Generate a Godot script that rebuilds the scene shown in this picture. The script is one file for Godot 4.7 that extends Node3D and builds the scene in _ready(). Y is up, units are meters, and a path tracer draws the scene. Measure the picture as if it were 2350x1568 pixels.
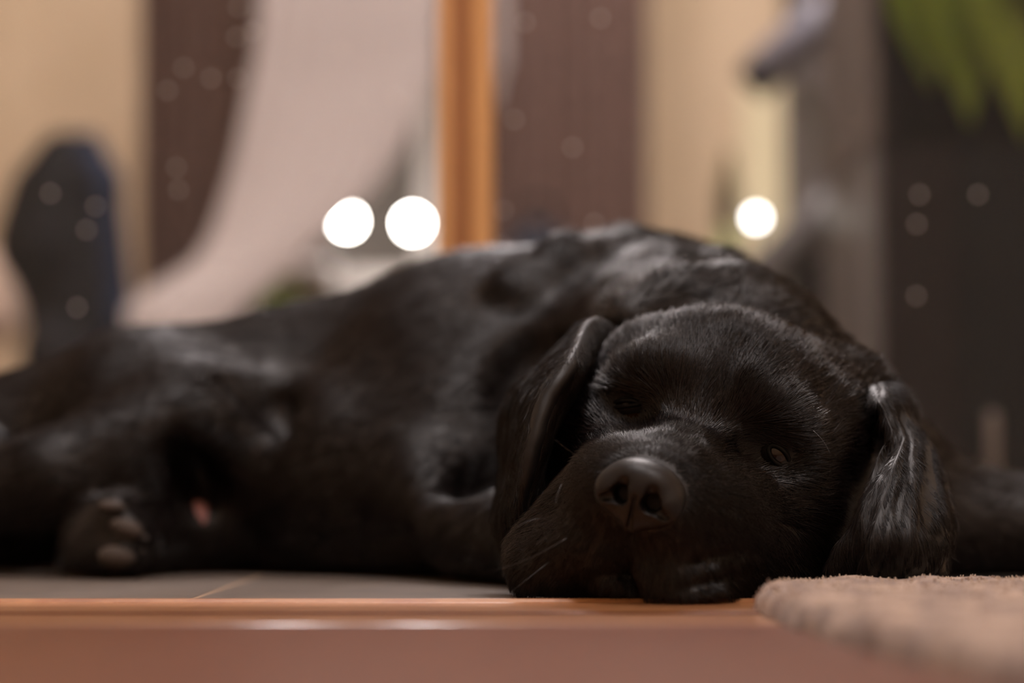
extends Node3D

# The corner of a flat at evening: a black dog asleep on grey tiles beside a wooden threshold, a glass
# partition with a wooden post behind it, and the softly lit back room beyond. Metres, y up.

var mats := {}
var head := Transform3D()
var dog: Node3D
var rng := RandomNumberGenerator.new()


func _ready() -> void:
	rng.seed = 77
	# ---- camera
	var cam := Camera3D.new()
	cam.name = "camera"
	cam.fov = 17.24
	cam.position = Vector3(0, 0.0537, 1.1)
	cam.rotation_degrees = Vector3(3.752, 0, 0)
	var lens := CameraAttributesPhysical.new()
	lens.frustum_focal_length = 79.16
	lens.frustum_focus_distance = 1.092
	lens.exposure_aperture = 3.1
	lens.frustum_near = 0.05
	lens.frustum_far = 60.0
	cam.attributes = lens
	add_child(cam)
	cam.current = true
	# ---- surroundings: a closed room at night, so the sky is nearly black
	var env := Environment.new()
	env.background_mode = Environment.BG_COLOR
	env.background_color = Color(0.02, 0.02, 0.03)
	env.tonemap_mode = Environment.TONE_MAPPER_LINEAR
	env.tonemap_exposure = 1.0
	env.sdfgi_enabled = true
	env.ssao_enabled = true
	env.ssil_enabled = true
	var we := WorldEnvironment.new()
	we.name = "world_environment"
	we.environment = env
	add_child(we)

	make_materials()
	build_shell()
	build_lamps()
	build_floor()
	build_partition()
	build_rug()
	build_back_room()
	build_dog()


# ------------------------------------------------------------------ helpers

func tag(o: Node, label := "", category := "", group := "", kind := "") -> Node:
	if label: o.set_meta("label", label)
	if category: o.set_meta("category", category)
	if group: o.set_meta("group", group)
	if kind: o.set_meta("kind", kind)
	return o


var taken := {}
func numbered(called: String) -> String:
	var n: int = taken.get(called, 0)
	taken[called] = n + 1
	return called if n == 0 else "%s_%03d" % [called, n]


func thing(called: String, label: String, category: String, at := Vector3.ZERO, group := "") -> Node3D:
	var o := Node3D.new()
	o.name = numbered(called)
	o.position = at
	add_child(o)
	tag(o, label, category, group)
	return o


var part_count := {}
func put(called: String, mesh: Mesh, mat: Material, parent: Node = null, at := Vector3.ZERO) -> MeshInstance3D:
	var o := MeshInstance3D.new()
	o.mesh = mesh
	o.material_override = mat
	o.position = at
	o.cast_shadow = GeometryInstance3D.SHADOW_CASTING_SETTING_ON
	if parent == null:
		o.name = numbered(called)
		add_child(o)
	else:
		var key := str(parent.get_instance_id()) + called
		var n: int = part_count.get(key, 0)
		part_count[key] = n + 1
		o.name = called if n == 0 else "%s_%03d" % [called, n]
		parent.add_child(o, true)
	return o


func structure(called: String, mesh: Mesh, mat: Material, label: String, category: String, at := Vector3.ZERO) -> MeshInstance3D:
	var o := put(called, mesh, mat, null, at)
	tag(o, label, category, "", "structure")
	return o


# a grid of points (rows of columns) as a smooth sheet; closed wraps the columns round
func add_grid(st: SurfaceTool, rows: Array, closed := false, flip := false, uv_m := 0.0) -> void:
	var nr := rows.size()
	var nc: int = rows[0].size()
	var last := nc if closed else nc - 1
	for i in nr - 1:
		for j in last:
			var k := (j + 1) % nc
			var a: Vector3 = rows[i][j]
			var b: Vector3 = rows[i][k]
			var c: Vector3 = rows[i + 1][k]
			var d: Vector3 = rows[i + 1][j]
			if flip:
				var e := b
				b = d
				d = e
			for v in [a, b, c, a, c, d]:
				if uv_m > 0.0: st.set_uv(Vector2(v.x, v.y) * uv_m)
				st.add_vertex(v)


func begin() -> SurfaceTool:
	var st := SurfaceTool.new()
	st.begin(Mesh.PRIMITIVE_TRIANGLES)
	st.set_smooth_group(0)
	return st


func finish(st: SurfaceTool) -> ArrayMesh:
	st.index()
	st.generate_normals()
	return st.commit()


# a box with chamfered edges, centre at c
func add_box(st: SurfaceTool, c: Vector3, s: Vector3, bevel := 0.003) -> void:
	var h := s * 0.5
	var b := minf(bevel, minf(h.x, minf(h.y, h.z)) * 0.9)
	st.set_smooth_group(-1)
	for axis in 3:
		var u := (axis + 1) % 3
		var w := (axis + 2) % 3
		for sg in [-1.0, 1.0]:
			var q: Array[Vector3] = []
			for k in [[-1, -1], [1, -1], [1, 1], [-1, 1]]:
				var p := Vector3.ZERO
				p[axis] = sg * h[axis]
				p[u] = k[0] * (h[u] - b)
				p[w] = k[1] * (h[w] - b)
				q.append(c + p)
			quad(st, q[0], q[1], q[2], q[3], sg > 0)
			# the chamfer strips towards +u and -u
			for s2 in [-1.0, 1.0]:
				var e: Array[Vector3] = []
				for k in [-1.0, 1.0]:
					var p1 := Vector3.ZERO
					p1[axis] = sg * h[axis]
					p1[u] = s2 * (h[u] - b)
					p1[w] = k * (h[w] - b)
					var p2 := p1
					p2[axis] = sg * (h[axis] - b)
					p2[u] = s2 * h[u]
					e.append(c + p1)
					e.append(c + p2)
				quad(st, e[0], e[1], e[3], e[2], sg * s2 > 0)
	for sx in [-1.0, 1.0]:
		for sy in [-1.0, 1.0]:
			for sz in [-1.0, 1.0]:
				var i1 := c + Vector3(sx * h.x, sy * (h.y - b), sz * (h.z - b))
				var i2 := c + Vector3(sx * (h.x - b), sy * h.y, sz * (h.z - b))
				var i3 := c + Vector3(sx * (h.x - b), sy * (h.y - b), sz * h.z)
				if sx * sy * sz > 0:
					tri(st, i1, i3, i2)
				else:
					tri(st, i1, i2, i3)


func tri(st: SurfaceTool, a: Vector3, b: Vector3, c: Vector3) -> void:
	st.add_vertex(a)
	st.add_vertex(b)
	st.add_vertex(c)


func quad(st: SurfaceTool, a: Vector3, b: Vector3, c: Vector3, d: Vector3, flip := false) -> void:
	if flip:
		tri(st, a, c, b)
		tri(st, a, d, c)
	else:
		tri(st, a, b, c)
		tri(st, a, c, d)


func box_mesh(s: Vector3, bevel := 0.003, c := Vector3.ZERO) -> ArrayMesh:
	var st := begin()
	add_box(st, c, s, bevel)
	return finish(st)


# a round tube along points with radii
func add_tube(st: SurfaceTool, pts: Array, radii: Array, sides := 10, cap := true) -> void:
	st.set_smooth_group(0)
	var rows := []
	var side := Vector3.ZERO
	for i in pts.size():
		var a: Vector3 = pts[maxi(i - 1, 0)]
		var b: Vector3 = pts[mini(i + 1, pts.size() - 1)]
		var t := (b - a).normalized()
		if i == 0:
			side = t.cross(Vector3(0.3, 0.9, 0.31)).normalized()
		side = (side - t * side.dot(t)).normalized()
		var up := t.cross(side)
		var row: Array[Vector3] = []
		var r: float = radii[mini(i, radii.size() - 1)]
		for k in sides:
			var f := TAU * k / sides
			row.append(pts[i] + (side * cos(f) + up * sin(f)) * r)
		rows.append(row)
	if cap:
		for e in [0, pts.size() - 1]:
			var row: Array[Vector3] = []
			for k in sides: row.append(pts[e])
			if e == 0: rows.push_front(row)
			else: rows.append(row)
	add_grid(st, rows, true, true)


# a solid of revolution round y: profile of (radius, height)
func lathe(profile: Array, sides := 32) -> ArrayMesh:
	var st := begin()
	var rows := []
	var prof := profile.duplicate()
	if prof[prof.size() - 1][1] < prof[0][1]: prof.reverse()
	for p in prof:
		var row: Array[Vector3] = []
		for k in sides:
			var f := TAU * k / sides
			row.append(Vector3(cos(f) * p[0], p[1], sin(f) * p[0]))
		rows.append(row)
	add_grid(st, rows, true, false)
	return finish(st)


func spline(p: Array, t: float) -> Vector3:
	var n := p.size() - 1
	var f := clampf(t, 0.0, 1.0) * n
	var i := mini(int(f), n - 1)
	var a: Vector3 = p[maxi(i - 1, 0)]
	var b: Vector3 = p[i]
	var c: Vector3 = p[i + 1]
	var d: Vector3 = p[mini(i + 2, n)]
	return b.cubic_interpolate(c, a, d, f - i)


# ------------------------------------------------------------------ materials

func noise_tex(freq: float, ramp: Array, seed_: int, size := 512, kind := FastNoiseLite.TYPE_SIMPLEX_SMOOTH, octaves := 4) -> NoiseTexture2D:
	var n := FastNoiseLite.new()
	n.noise_type = kind
	n.frequency = freq
	n.seed = seed_
	n.fractal_octaves = octaves
	var t := NoiseTexture2D.new()
	t.width = size
	t.height = size
	t.seamless = true
	t.noise = n
	if ramp.size():
		var g := Gradient.new()
		var off := PackedFloat32Array()
		var col := PackedColorArray()
		for i in ramp.size():
			off.append(float(i) / (ramp.size() - 1))
			col.append(ramp[i])
		g.offsets = off
		g.colors = col
		t.color_ramp = g
	return t


func mat(called: String, albedo: Color, rough := 0.6, spec := 0.5) -> StandardMaterial3D:
	var m := StandardMaterial3D.new()
	m.resource_name = called
	m.albedo_color = albedo
	m.roughness = rough
	m.metallic_specular = spec
	mats[called] = m
	return m


func triplanar(m: StandardMaterial3D, tex: Texture2D, scale: Vector3, world := true) -> void:
	m.albedo_texture = tex
	m.albedo_color = Color.WHITE
	m.uv1_triplanar = true
	m.uv1_world_triplanar = world
	m.uv1_scale = scale


func rgb8(r: int, g: int, b: int) -> Color:
	return Color(r / 255.0, g / 255.0, b / 255.0)


func make_materials() -> void:
	var m: StandardMaterial3D
	m = mat("wall_paint", Color.WHITE, 0.85, 0.3)
	triplanar(m, noise_tex(0.01, [rgb8(206, 184, 154), rgb8(212, 190, 161)], 5), Vector3(0.8, 0.8, 0.8))
	m = mat("ceiling_paint", rgb8(226, 222, 214), 0.9, 0.3)
	# varnished wood: long grain along x
	m = mat("floor_wood", Color.WHITE, 0.36, 0.28)
	triplanar(m, noise_tex(0.012, [rgb8(78, 41, 25), rgb8(90, 49, 30), rgb8(98, 56, 35), rgb8(82, 43, 25)], 11, 512, FastNoiseLite.TYPE_SIMPLEX_SMOOTH, 5), Vector3(0.9, 14.0, 14.0))
	m = mat("strip_wood", Color.WHITE, 0.35, 0.4)
	m.clearcoat_enabled = true
	m.clearcoat = 0.55
	m.clearcoat_roughness = 0.1
	triplanar(m, noise_tex(0.014, [rgb8(132, 84, 56), rgb8(150, 100, 66), rgb8(164, 117, 78), rgb8(140, 90, 60)], 12, 512, FastNoiseLite.TYPE_SIMPLEX_SMOOTH, 5), Vector3(3.0, 22.0, 22.0))
	m = mat("groove_shade", rgb8(78, 40, 25), 0.8, 0.2)  # dark colour for the shade on the threshold's front face
	m = mat("joint", rgb8(70, 34, 20), 0.8, 0.3)
	m = mat("tile", Color.WHITE, 0.6, 0.3)
	triplanar(m, noise_tex(0.012, [rgb8(84, 76, 70), rgb8(92, 83, 76), rgb8(97, 87, 78)], 21), Vector3(4, 4, 4))
	m = mat("grout", rgb8(150, 128, 108), 0.9, 0.3)
	m = mat("post_wood", Color.WHITE, 0.35, 0.5)
	triplanar(m, noise_tex(0.012, [rgb8(198, 148, 98), rgb8(212, 162, 108), rgb8(204, 152, 100)], 31), Vector3(20, 1.2, 20))
	m = mat("inset_wood", rgb8(150, 102, 66), 0.4, 0.4)
	m = mat("glass", Color(1, 1, 1, 0.02), 0.02, 0.15)
	m.transparency = BaseMaterial3D.TRANSPARENCY_ALPHA
	m = mat("speck", rgb8(225, 220, 215), 0.35, 0.6)
	m = mat("rug", Color.WHITE, 0.95, 0.2)
	triplanar(m, noise_tex(0.02, [rgb8(166, 146, 131), rgb8(158, 138, 124), rgb8(104, 90, 87), rgb8(158, 136, 121)], 41), Vector3(3.2, 3.2, 3.2))
	m.rim_enabled = true
	m.rim = 0.3
	m = mat("rug_yarn", rgb8(168, 150, 135), 0.95, 0.2)
	m.vertex_color_use_as_albedo = true
	m = mat("brown_fabric", Color.WHITE, 0.9, 0.25)
	triplanar(m, noise_tex(0.03, [rgb8(90, 71, 65), rgb8(114, 90, 81), rgb8(98, 77, 70)], 51), Vector3(14, 0.35, 14))
	m = mat("sheer_fabric", rgb8(188, 179, 175), 0.85, 0.25)
	m.backlight_enabled = true
	m.backlight = Color(0.5, 0.46, 0.44)
	m = mat("white_plastic", rgb8(206, 198, 196), 0.4, 0.5)
	m = mat("grey_blind", rgb8(104, 98, 94), 0.85, 0.3)
	m = mat("dark_cloth", rgb8(21, 21, 24), 0.85, 0.3)
	m = mat("navy_cloth", rgb8(27, 37, 56), 0.85, 0.3)
	m = mat("cushion", rgb8(214, 190, 172), 0.9, 0.3)
	m = mat("leaf", rgb8(92, 108, 14), 0.5, 0.5)
	m.backlight_enabled = true
	m.backlight = Color(0.1, 0.14, 0.02)
	m = mat("leaf_light", rgb8(134, 152, 62), 0.55, 0.4)
	m.backlight_enabled = true
	m.backlight = Color(0.2, 0.26, 0.08)
	m = mat("slate_cloth", rgb8(30, 33, 42), 0.85, 0.3)
	m = mat("stem", rgb8(74, 66, 30), 0.7, 0.4)
	m = mat("soil", rgb8(40, 30, 24), 0.95, 0.2)
	m = mat("cream_panel", rgb8(226, 214, 176), 0.6, 0.4)
	m = mat("taupe_panel", rgb8(90, 82, 76), 0.7, 0.4)
	m = mat("grey_metal", rgb8(88, 85, 84), 0.45, 0.5)
	m = mat("steel", rgb8(160, 160, 170), 0.32, 0.5)
	m.metallic = 0.7
	m = mat("tube_paint", rgb8(122, 122, 134), 0.38, 0.5)
	m = mat("cabinet_dark", Color.WHITE, 0.6, 0.2)
	triplanar(m, noise_tex(0.02, [rgb8(19, 13, 12), rgb8(25, 17, 15)], 61), Vector3(10, 1, 10))
	m = mat("black_gloss", rgb8(8, 8, 9), 0.5, 0.2)
	m = mat("black_rubber", rgb8(24, 24, 26), 0.8, 0.3)
	m = mat("pot", rgb8(214, 205, 203), 0.45, 0.5)
	# the dog
	m = mat("coat", rgb8(14, 10, 9), 0.5, 0.4)
	m = mat("fur", rgb8(20, 13, 12), 0.33, 0.45)
	m.vertex_color_use_as_albedo = true
	m = mat("nose_leather", rgb8(14, 10, 10), 0.46, 0.38)
	var pebble := noise_tex(0.06, [], 71, 512, FastNoiseLite.TYPE_CELLULAR, 2)
	pebble.as_normal_map = true
	pebble.bump_strength = 3.0
	m.normal_enabled = true
	m.normal_texture = pebble
	m.normal_scale = 0.35
	m.uv1_triplanar = true
	m.uv1_scale = Vector3(40, 40, 40)
	m = mat("eye", Color.WHITE, 0.06, 0.45)
	m.vertex_color_use_as_albedo = true
	m = mat("rim_skin", rgb8(8, 7, 7), 0.6, 0.3)
	m = mat("pad", rgb8(62, 53, 47), 0.75, 0.4)
	m = mat("pink_skin", rgb8(146, 102, 99), 0.6, 0.4)
	m = mat("whisker", rgb8(44, 40, 38), 0.35, 0.6)


func glow(called: String, c: Color, energy: float) -> StandardMaterial3D:
	var m := mat(called, Color(0.9, 0.9, 0.9), 0.4)
	m.emission_enabled = true
	m.emission = c
	m.emission_energy_multiplier = energy
	return m


# ------------------------------------------------------------------ room

func build_shell() -> void:
	var w := 0.12
	structure("wall_back", box_mesh(Vector3(4.84, 2.62, w)), mats.wall_paint, "warm beige painted wall at the far end of the back room", "wall", Vector3(0, 1.25, -4.06))
	structure("wall_left", box_mesh(Vector3(w, 2.62, 6.3)), mats.wall_paint, "beige wall along the side of the room behind the dark jacket", "wall", Vector3(-2.36, 1.25, -0.9))
	structure("wall_right", box_mesh(Vector3(w, 2.62, 6.3)), mats.wall_paint, "beige wall along the side of the room behind the dark cabinet", "wall", Vector3(2.36, 1.25, -0.9))
	structure("wall_front", box_mesh(Vector3(4.84, 2.62, w)), mats.wall_paint, "beige wall behind the camera", "wall", Vector3(0, 1.25, 2.26))
	structure("ceiling", box_mesh(Vector3(4.84, w, 6.44)), mats.ceiling_paint, "off-white flat ceiling above both halves of the room", "ceiling", Vector3(0, 2.56, -0.9))


func build_lamps() -> void:
	# two bulbs hang from the ceiling right above the dog; a second fitting lights the back room
	ceiling_fitting("two-bulb ceiling lamp hanging right above the dog", Vector3(-0.225, 2.5, 0.33), 0.095, 0.7, glow("bulb_glow", Color(1.0, 0.985, 0.97), 25.0))
	ceiling_fitting("two-bulb ceiling lamp hanging over the back room", Vector3(0.25, 2.5, -2.0), 0.13, 1.4, mats.bulb_glow)
	# unseen fill lamp, added behind the camera to brighten the dog's front
	var f := thing("added_fill_lamp", "added frosted globe fill lamp on the ceiling behind the camera", "lamp", Vector3(0.85, 2.5, 1.2))
	put("plate", lathe([[0.0, 0.0], [0.05, 0.0], [0.05, -0.03], [0.03, -0.05], [0.0, -0.05]]), mats.steel, f)
	put("shade", ball(0.09), glow("fill_lamp_glow", Color(1.0, 0.97, 0.96), 6.0), f, Vector3(0, -0.13, 0))
	omni("added_fill_light", Vector3(0.85, 2.37, 1.2), Color(1.0, 0.957, 0.962), 1.5, 0.09)


func ceiling_fitting(label: String, at: Vector3, half: float, energy: float, g: Material) -> void:
	var t := thing("ceiling_lamp", label, "lamp", at)
	put("plate", lathe([[0.0, 0.0], [0.07, 0.0], [0.07, -0.015], [0.05, -0.03], [0.0, -0.03]]), mats.steel, t)
	var st := begin()
	add_tube(st, [Vector3(-half, -0.12, 0), Vector3(-half * 0.5, -0.1, 0), Vector3(0, -0.03, 0), Vector3(half * 0.5, -0.1, 0), Vector3(half, -0.12, 0)], [0.008])
	put("arm", finish(st), mats.steel, t)
	for s in [-1, 1]:
		put("bulb", ball(0.042), g, t, Vector3(s * half, -0.17, 0))
		omni("bulb_light", at + Vector3(s * half, -0.17, 0), Color(1.0, 0.957, 0.962), energy, 0.042)


func omni(called: String, at: Vector3, c: Color, energy: float, size: float) -> void:
	var l := OmniLight3D.new()
	l.name = called
	l.position = at
	l.light_color = c
	l.light_energy = energy
	l.light_size = size
	l.omni_range = 9.0
	l.omni_attenuation = 2.0
	l.shadow_enabled = true
	add_child(l)


func ball(r: float, seg := 24) -> SphereMesh:
	var s := SphereMesh.new()
	s.radius = r
	s.height = 2.0 * r
	s.radial_segments = seg
	s.rings = seg / 2
	return s


func build_floor() -> void:
	# tiled half: everything behind the threshold
	var base := structure("floor", box_mesh(Vector3(4.84, 0.1, 4.16), 0.0, Vector3(0, -0.0503, 0)), mats.grout, "grey tiled floor under the dog and through the back room", "floor", Vector3(0, 0, -2.0))
	var size := 0.4
	var v := []
	for k in 3:
		v.append(box_mesh(Vector3(size - 0.003, 0.012, size - 0.003), 0.0004))
	for i in range(-6, 6):
		for j in 10:
			var o := put("tile", v[rng.randi() % 3], mats.tile, base)
			o.position = Vector3(-0.157 + (i + 0.5) * size, -0.006, 2.0345 - (j + 0.5) * size)
	# wooden half: planks run along x towards the camera
	var wood := structure("floor_001", box_mesh(Vector3(4.84, 0.1, 2.25), 0.0, Vector3(0, -0.058, 0)), mats.joint, "glossy reddish brown plank floor in front of the dog", "floor", Vector3(0, 0, 1.2))
	var z := 0.1225
	var widths := [0.076, 0.42, 0.42, 0.42, 0.42, 0.35]
	for k in widths.size():
		var wd: float = widths[k]
		for s in 2:
			var ln := 2.4
			var o := put("plank", box_mesh(Vector3(ln - 0.0006, 0.02, wd - 0.0008), 0.0024 if k == 0 else 0.0008), mats.strip_wood if k == 0 else mats.floor_wood, wood)
			o.position = Vector3(-1.2 + s * 2.4 + (0.55 if k % 2 else -0.35), -0.01, z + wd * 0.5 - 1.2)
		z += wd
	# the rounded threshold strip between tiles and planks
	var st := begin()
	var prof: Array[Vector2] = []
	for p in [[0.036, -0.004], [0.0364, 0.0008], [0.0378, 0.0022], [0.0390, 0.0027], [0.0402, 0.00274], [0.0409, 0.00262], [0.0412, 0.00238], [0.0424, 0.00122], [0.0427, 0.00097], [0.0433, 0.00083], [0.0440, 0.0008], [0.06, 0.0008], [0.1180, 0.0008], [0.1192, 0.00076], [0.1195, 0.00062], [0.11952, 0.0005], [0.11952, 0.0003], [0.11952, -0.004]]:
		prof.append(Vector2(p[0], p[1]))
	var rows := []
	for i in 61:
		var x := -2.3 + 4.6 * i / 60.0
		var row: Array[Vector3] = []
		for q in prof: row.append(Vector3(x, q.y, q.x))
		rows.append(row)
	add_grid(st, rows, false, true)
	var trim := structure("trim_1", finish(st), mats.strip_wood, "narrow rounded wooden threshold strip between grey tiles and plank floor", "threshold")
	put("groove_shade", box_mesh(Vector3(4.6, 0.0011, 0.0026), 0.0001, Vector3(0, 0.0002, 0.1209)), mats.groove_shade, trim)  # dark strip, shade of the step down to the planks painted in


func build_partition() -> void:
	var zc := Vector3(0, 0.1793, -0.8159).z
	# the wooden frame of the glass partition; only one upright of it is in view
	var t := thing("glass_partition", "full-height glass partition with honey-coloured wooden post behind the dog", "partition", Vector3(0, 0, zc))
	# upright: moulded profile, round on the camera side
	var st := begin()
	var x0 := Vector3(-0.0632, 0.3174, -0.7768).x
	var x1 := Vector3(-0.0161, 0.3174, -0.7768).x
	var wd := x1 - x0
	var prof := [[0.0, -0.02], [0.0, 0.024], [0.05, 0.032], [0.2, 0.034], [0.24, 0.028], [0.27, 0.026], [0.56, 0.026], [0.6, 0.03], [0.66, 0.038], [0.78, 0.042], [0.9, 0.038], [1.0, 0.03], [1.0, -0.02]]
	var rows := []
	for i in 21:
		var row: Array[Vector3] = []
		for q in prof: row.append(Vector3(x0 + wd * q[0], 2.5 * i / 20.0, q[1]))
		rows.append(row)
	add_grid(st, rows, true, true)
	put("post", finish(st), mats.post_wood, t)
	var strip := put("inset_strip", box_mesh(Vector3(wd * 0.36, 2.49, 0.004), 0.001), mats.inset_wood, t)
	strip.position = Vector3(x0 + wd * 0.40, 1.25, 0.0275)
	for s in [-1, 1]:
		var p := put("post", box_mesh(Vector3(0.05, 2.5, 0.05), 0.006), mats.post_wood, t)
		p.position = Vector3(s * 1.15, 1.25, 0)
	for y in [0.02, 2.48]:
		var r := put("rail", box_mesh(Vector3(2.3, 0.04, 0.05), 0.005), mats.post_wood, t)
		r.position = Vector3(0, y, 0)
	var edges := [[-1.125, x0], [x1, 1.125]]
	var panes := []
	for e in edges:
		var q := QuadMesh.new()
		q.size = Vector2(e[1] - e[0], 2.42)
		var p := put("pane", q, mats.glass, t)
		p.position = Vector3((e[0] + e[1]) * 0.5, 1.25, 0)
		panes.append(p)
	# dried drops on the glass, each a little lens of lime
	var lens := lathe([[0.0, 0.0011], [0.0011, 0.0009], [0.0018, 0.0004], [0.0021, 0.0]], 12)
	for q in [Vector3(-0.2232, 0.4463, -0.7954), Vector3(-0.2369, 0.4415, -0.7957), Vector3(-0.2584, 0.4056, -0.798), Vector3(-0.2355, 0.4056, -0.798), Vector3(-0.2955, 0.3952, -0.7987), Vector3(-0.2818, 0.4148, -0.7974), Vector3(-0.2874, 0.3286, -0.8031), Vector3(-0.2855, 0.3094, -0.8044), Vector3(-0.2355, 0.4674, -0.794), Vector3(-0.1465, 0.4304, -0.7964), Vector3(-0.1001, 0.3897, -0.7991), Vector3(-0.3949, 0.3064, -0.8045), Vector3(-0.3634, 0.275, -0.8066), Vector3(-0.356, 0.2953, -0.8053), Vector3(-0.3708, 0.2084, -0.811),
			Vector3(0.0019, 0.37, -0.8004), Vector3(0.0519, 0.346, -0.802), Vector3(-0.0074, 0.2916, -0.8055), Vector3(-0.0093, 0.262, -0.8075), Vector3(0.076, 0.4581, -0.7946), Vector3(0.0705, 0.2805, -0.8062), Vector3(0.3448, 0.2183, -0.8103), Vector3(0.3986, 0.3053, -0.8046), Vector3(0.3485, 0.3053, -0.8046), Vector3(0.3459, 0.2798, -0.8063), Vector3(0.0111, 0.4544, -0.7948)]:
		var pane: Node3D = panes[0] if q.x < x0 else panes[1]
		var o := put("dried_drop", lens, mats.speck, pane)
		o.rotation.x = PI / 2
		o.position = Vector3(q.x - pane.position.x, q.y - 1.25, 0.0006)


func build_rug() -> void:
	var t := thing("rug", "thick beige shaggy rug with mottled grey-brown patches lying on the wood beside the dog's ear", "rug")
	var noise := FastNoiseLite.new()
	noise.seed = 3
	noise.frequency = 60.0
	var lump := FastNoiseLite.new()
	lump.seed = 9
	lump.frequency = 14.0
	var st := begin()
	var rows := []
	var nx := 150
	var nz := 130
	for j in nz + 1:
		var row: Array[Vector3] = []
		var fz := float(j) / nz
		for i in nx + 1:
			var fx := float(i) / nx
			row.append(rug_point(fx, fz, noise, lump))
		rows.append(row)
	add_grid(st, rows, false, false)
	# the flat underside
	var under := []
	for j in [0, nz]:
		var row: Array[Vector3] = []
		for i in [0, nx]:
			var p: Vector3 = rows[j][i]
			row.append(Vector3(p.x, 0.0002, p.z))
		under.append(row)
	add_grid(st, under, false, true)
	put("pile", finish(st), mats.rug, t)
	# loops of yarn standing in the pile
	var yarn := begin()
	var pts := []
	var rad := []
	for k in 6:
		var f := k / 5.0
		pts.append(Vector3(sin(f * 7.0) * 0.08, f, cos(f * 6.0) * 0.08))
		rad.append(0.26 * sqrt(maxf(0.05, 1.0 - f * f)) + 0.05)
	add_tube(yarn, pts, rad, 6)
	var mm := MultiMesh.new()
	mm.transform_format = MultiMesh.TRANSFORM_3D
	mm.use_colors = true
	mm.mesh = finish(yarn)
	mm.instance_count = 26000
	var patch := FastNoiseLite.new()
	patch.seed = 21
	patch.frequency = 26.0
	for i in mm.instance_count:
		var fx := rng.randf() * 0.98
		var fz := pow(rng.randf(), 1.6)
		var p := rug_point(fx, fz, noise, lump)
		var b := Basis.from_euler(Vector3(rng.randfn(0, 0.5), rng.randf() * TAU, rng.randfn(0, 0.5)))
		var s := rng.randf_range(0.0011, 0.0019)
		mm.set_instance_transform(i, Transform3D(b.scaled(Vector3(s, s * 1.2, s)), p - Vector3(0, 0.0011, 0)))
		var q := clampf(patch.get_noise_2d(p.x, p.z * 0.8) * 2.4 + rng.randfn(0, 0.06), 0.0, 1.0)
		mm.set_instance_color(i, Color(1, 1, 1).lerp(Color(0.60, 0.52, 0.53), q) * rng.randf_range(0.85, 1.1))
	var o := MultiMeshInstance3D.new()
	o.name = "yarn_loops"
	o.multimesh = mm
	o.material_override = mats.rug_yarn
	t.add_child(o)
	tag(o, "", "", "", "stuff")


func rug_point(fx: float, fz: float, noise: FastNoiseLite, lump: FastNoiseLite) -> Vector3:
	# a slab 13 mm thick with rounded edges: fx from the edge on the plank side, fz from the far edge to the near one
	var ex := fx * 0.95
	var ez := fz * 0.62
	var r := 0.007
	var x := ex
	var hgt := 0.0118
	var dx := 0.0
	if ex < 0.018:
		var a := ex / 0.018 * PI * 0.5
		x = r - r * cos(a)
		dx = r * sin(a) - r
	elif ex >= 0.018:
		x = r + (ex - 0.018)
	var dz := 0.0
	var z := ez
	if ez < 0.018:
		var a := ez / 0.018 * PI * 0.5
		z = r - r * cos(a)
		dz = r * sin(a) - r
	else:
		z = r + (ez - 0.018)
	var drop := maxf(0.0, (-dx - dz) * 0.0118 / r)
	hgt = maxf(0.0004, hgt - drop)
	var wx := 0.1075 + 0.16 * pow(absf(z - 0.13), 1.7) + 0.004 * lump.get_noise_1d(z * 1.3)
	if z < 0.07: wx += 0.017 * smoothstep(0.07, 0.0, z)
	var p := Vector3(wx + x, hgt, 0.024 + z + 0.002 * lump.get_noise_1d(x * 3.0 + 7.0))
	var k := smoothstep(0.0, 0.006, hgt)
	p.y += k * (0.0010 * noise.get_noise_2d(p.x * 3.0, p.z * 3.0) + 0.0030 * lump.get_noise_2d(p.x * 2.0, p.z * 2.0))
	return p


# ------------------------------------------------------------------ back room

func curtain(rows: Array, depth_wave: float, waves: float, nu: int, nv: int, thick: float, phase := 0.0) -> ArrayMesh:
	# rows: polylines from one side to the other, top to bottom, each a list of points; pleats ripple in z
	var st := begin()
	var front := []
	var back := []
	for j in nv + 1:
		var f := float(j) / nv
		var fr: Array[Vector3] = []
		var bk: Array[Vector3] = []
		for i in nu + 1:
			var u := float(i) / nu
			var col := []
			for r in rows: col.append(spline(r, u))
			var p := spline(col, f)
			var a := u * waves * TAU + phase
			p.z += depth_wave * (sin(a) + 0.35 * sin(a * 2.3 + 1.0))
			fr.append(p)
			bk.append(p - Vector3(0, 0, thick))
		front.append(fr)
		back.append(bk)
	add_grid(st, front, false, false)
	add_grid(st, back, false, true)
	return finish(st)


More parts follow.
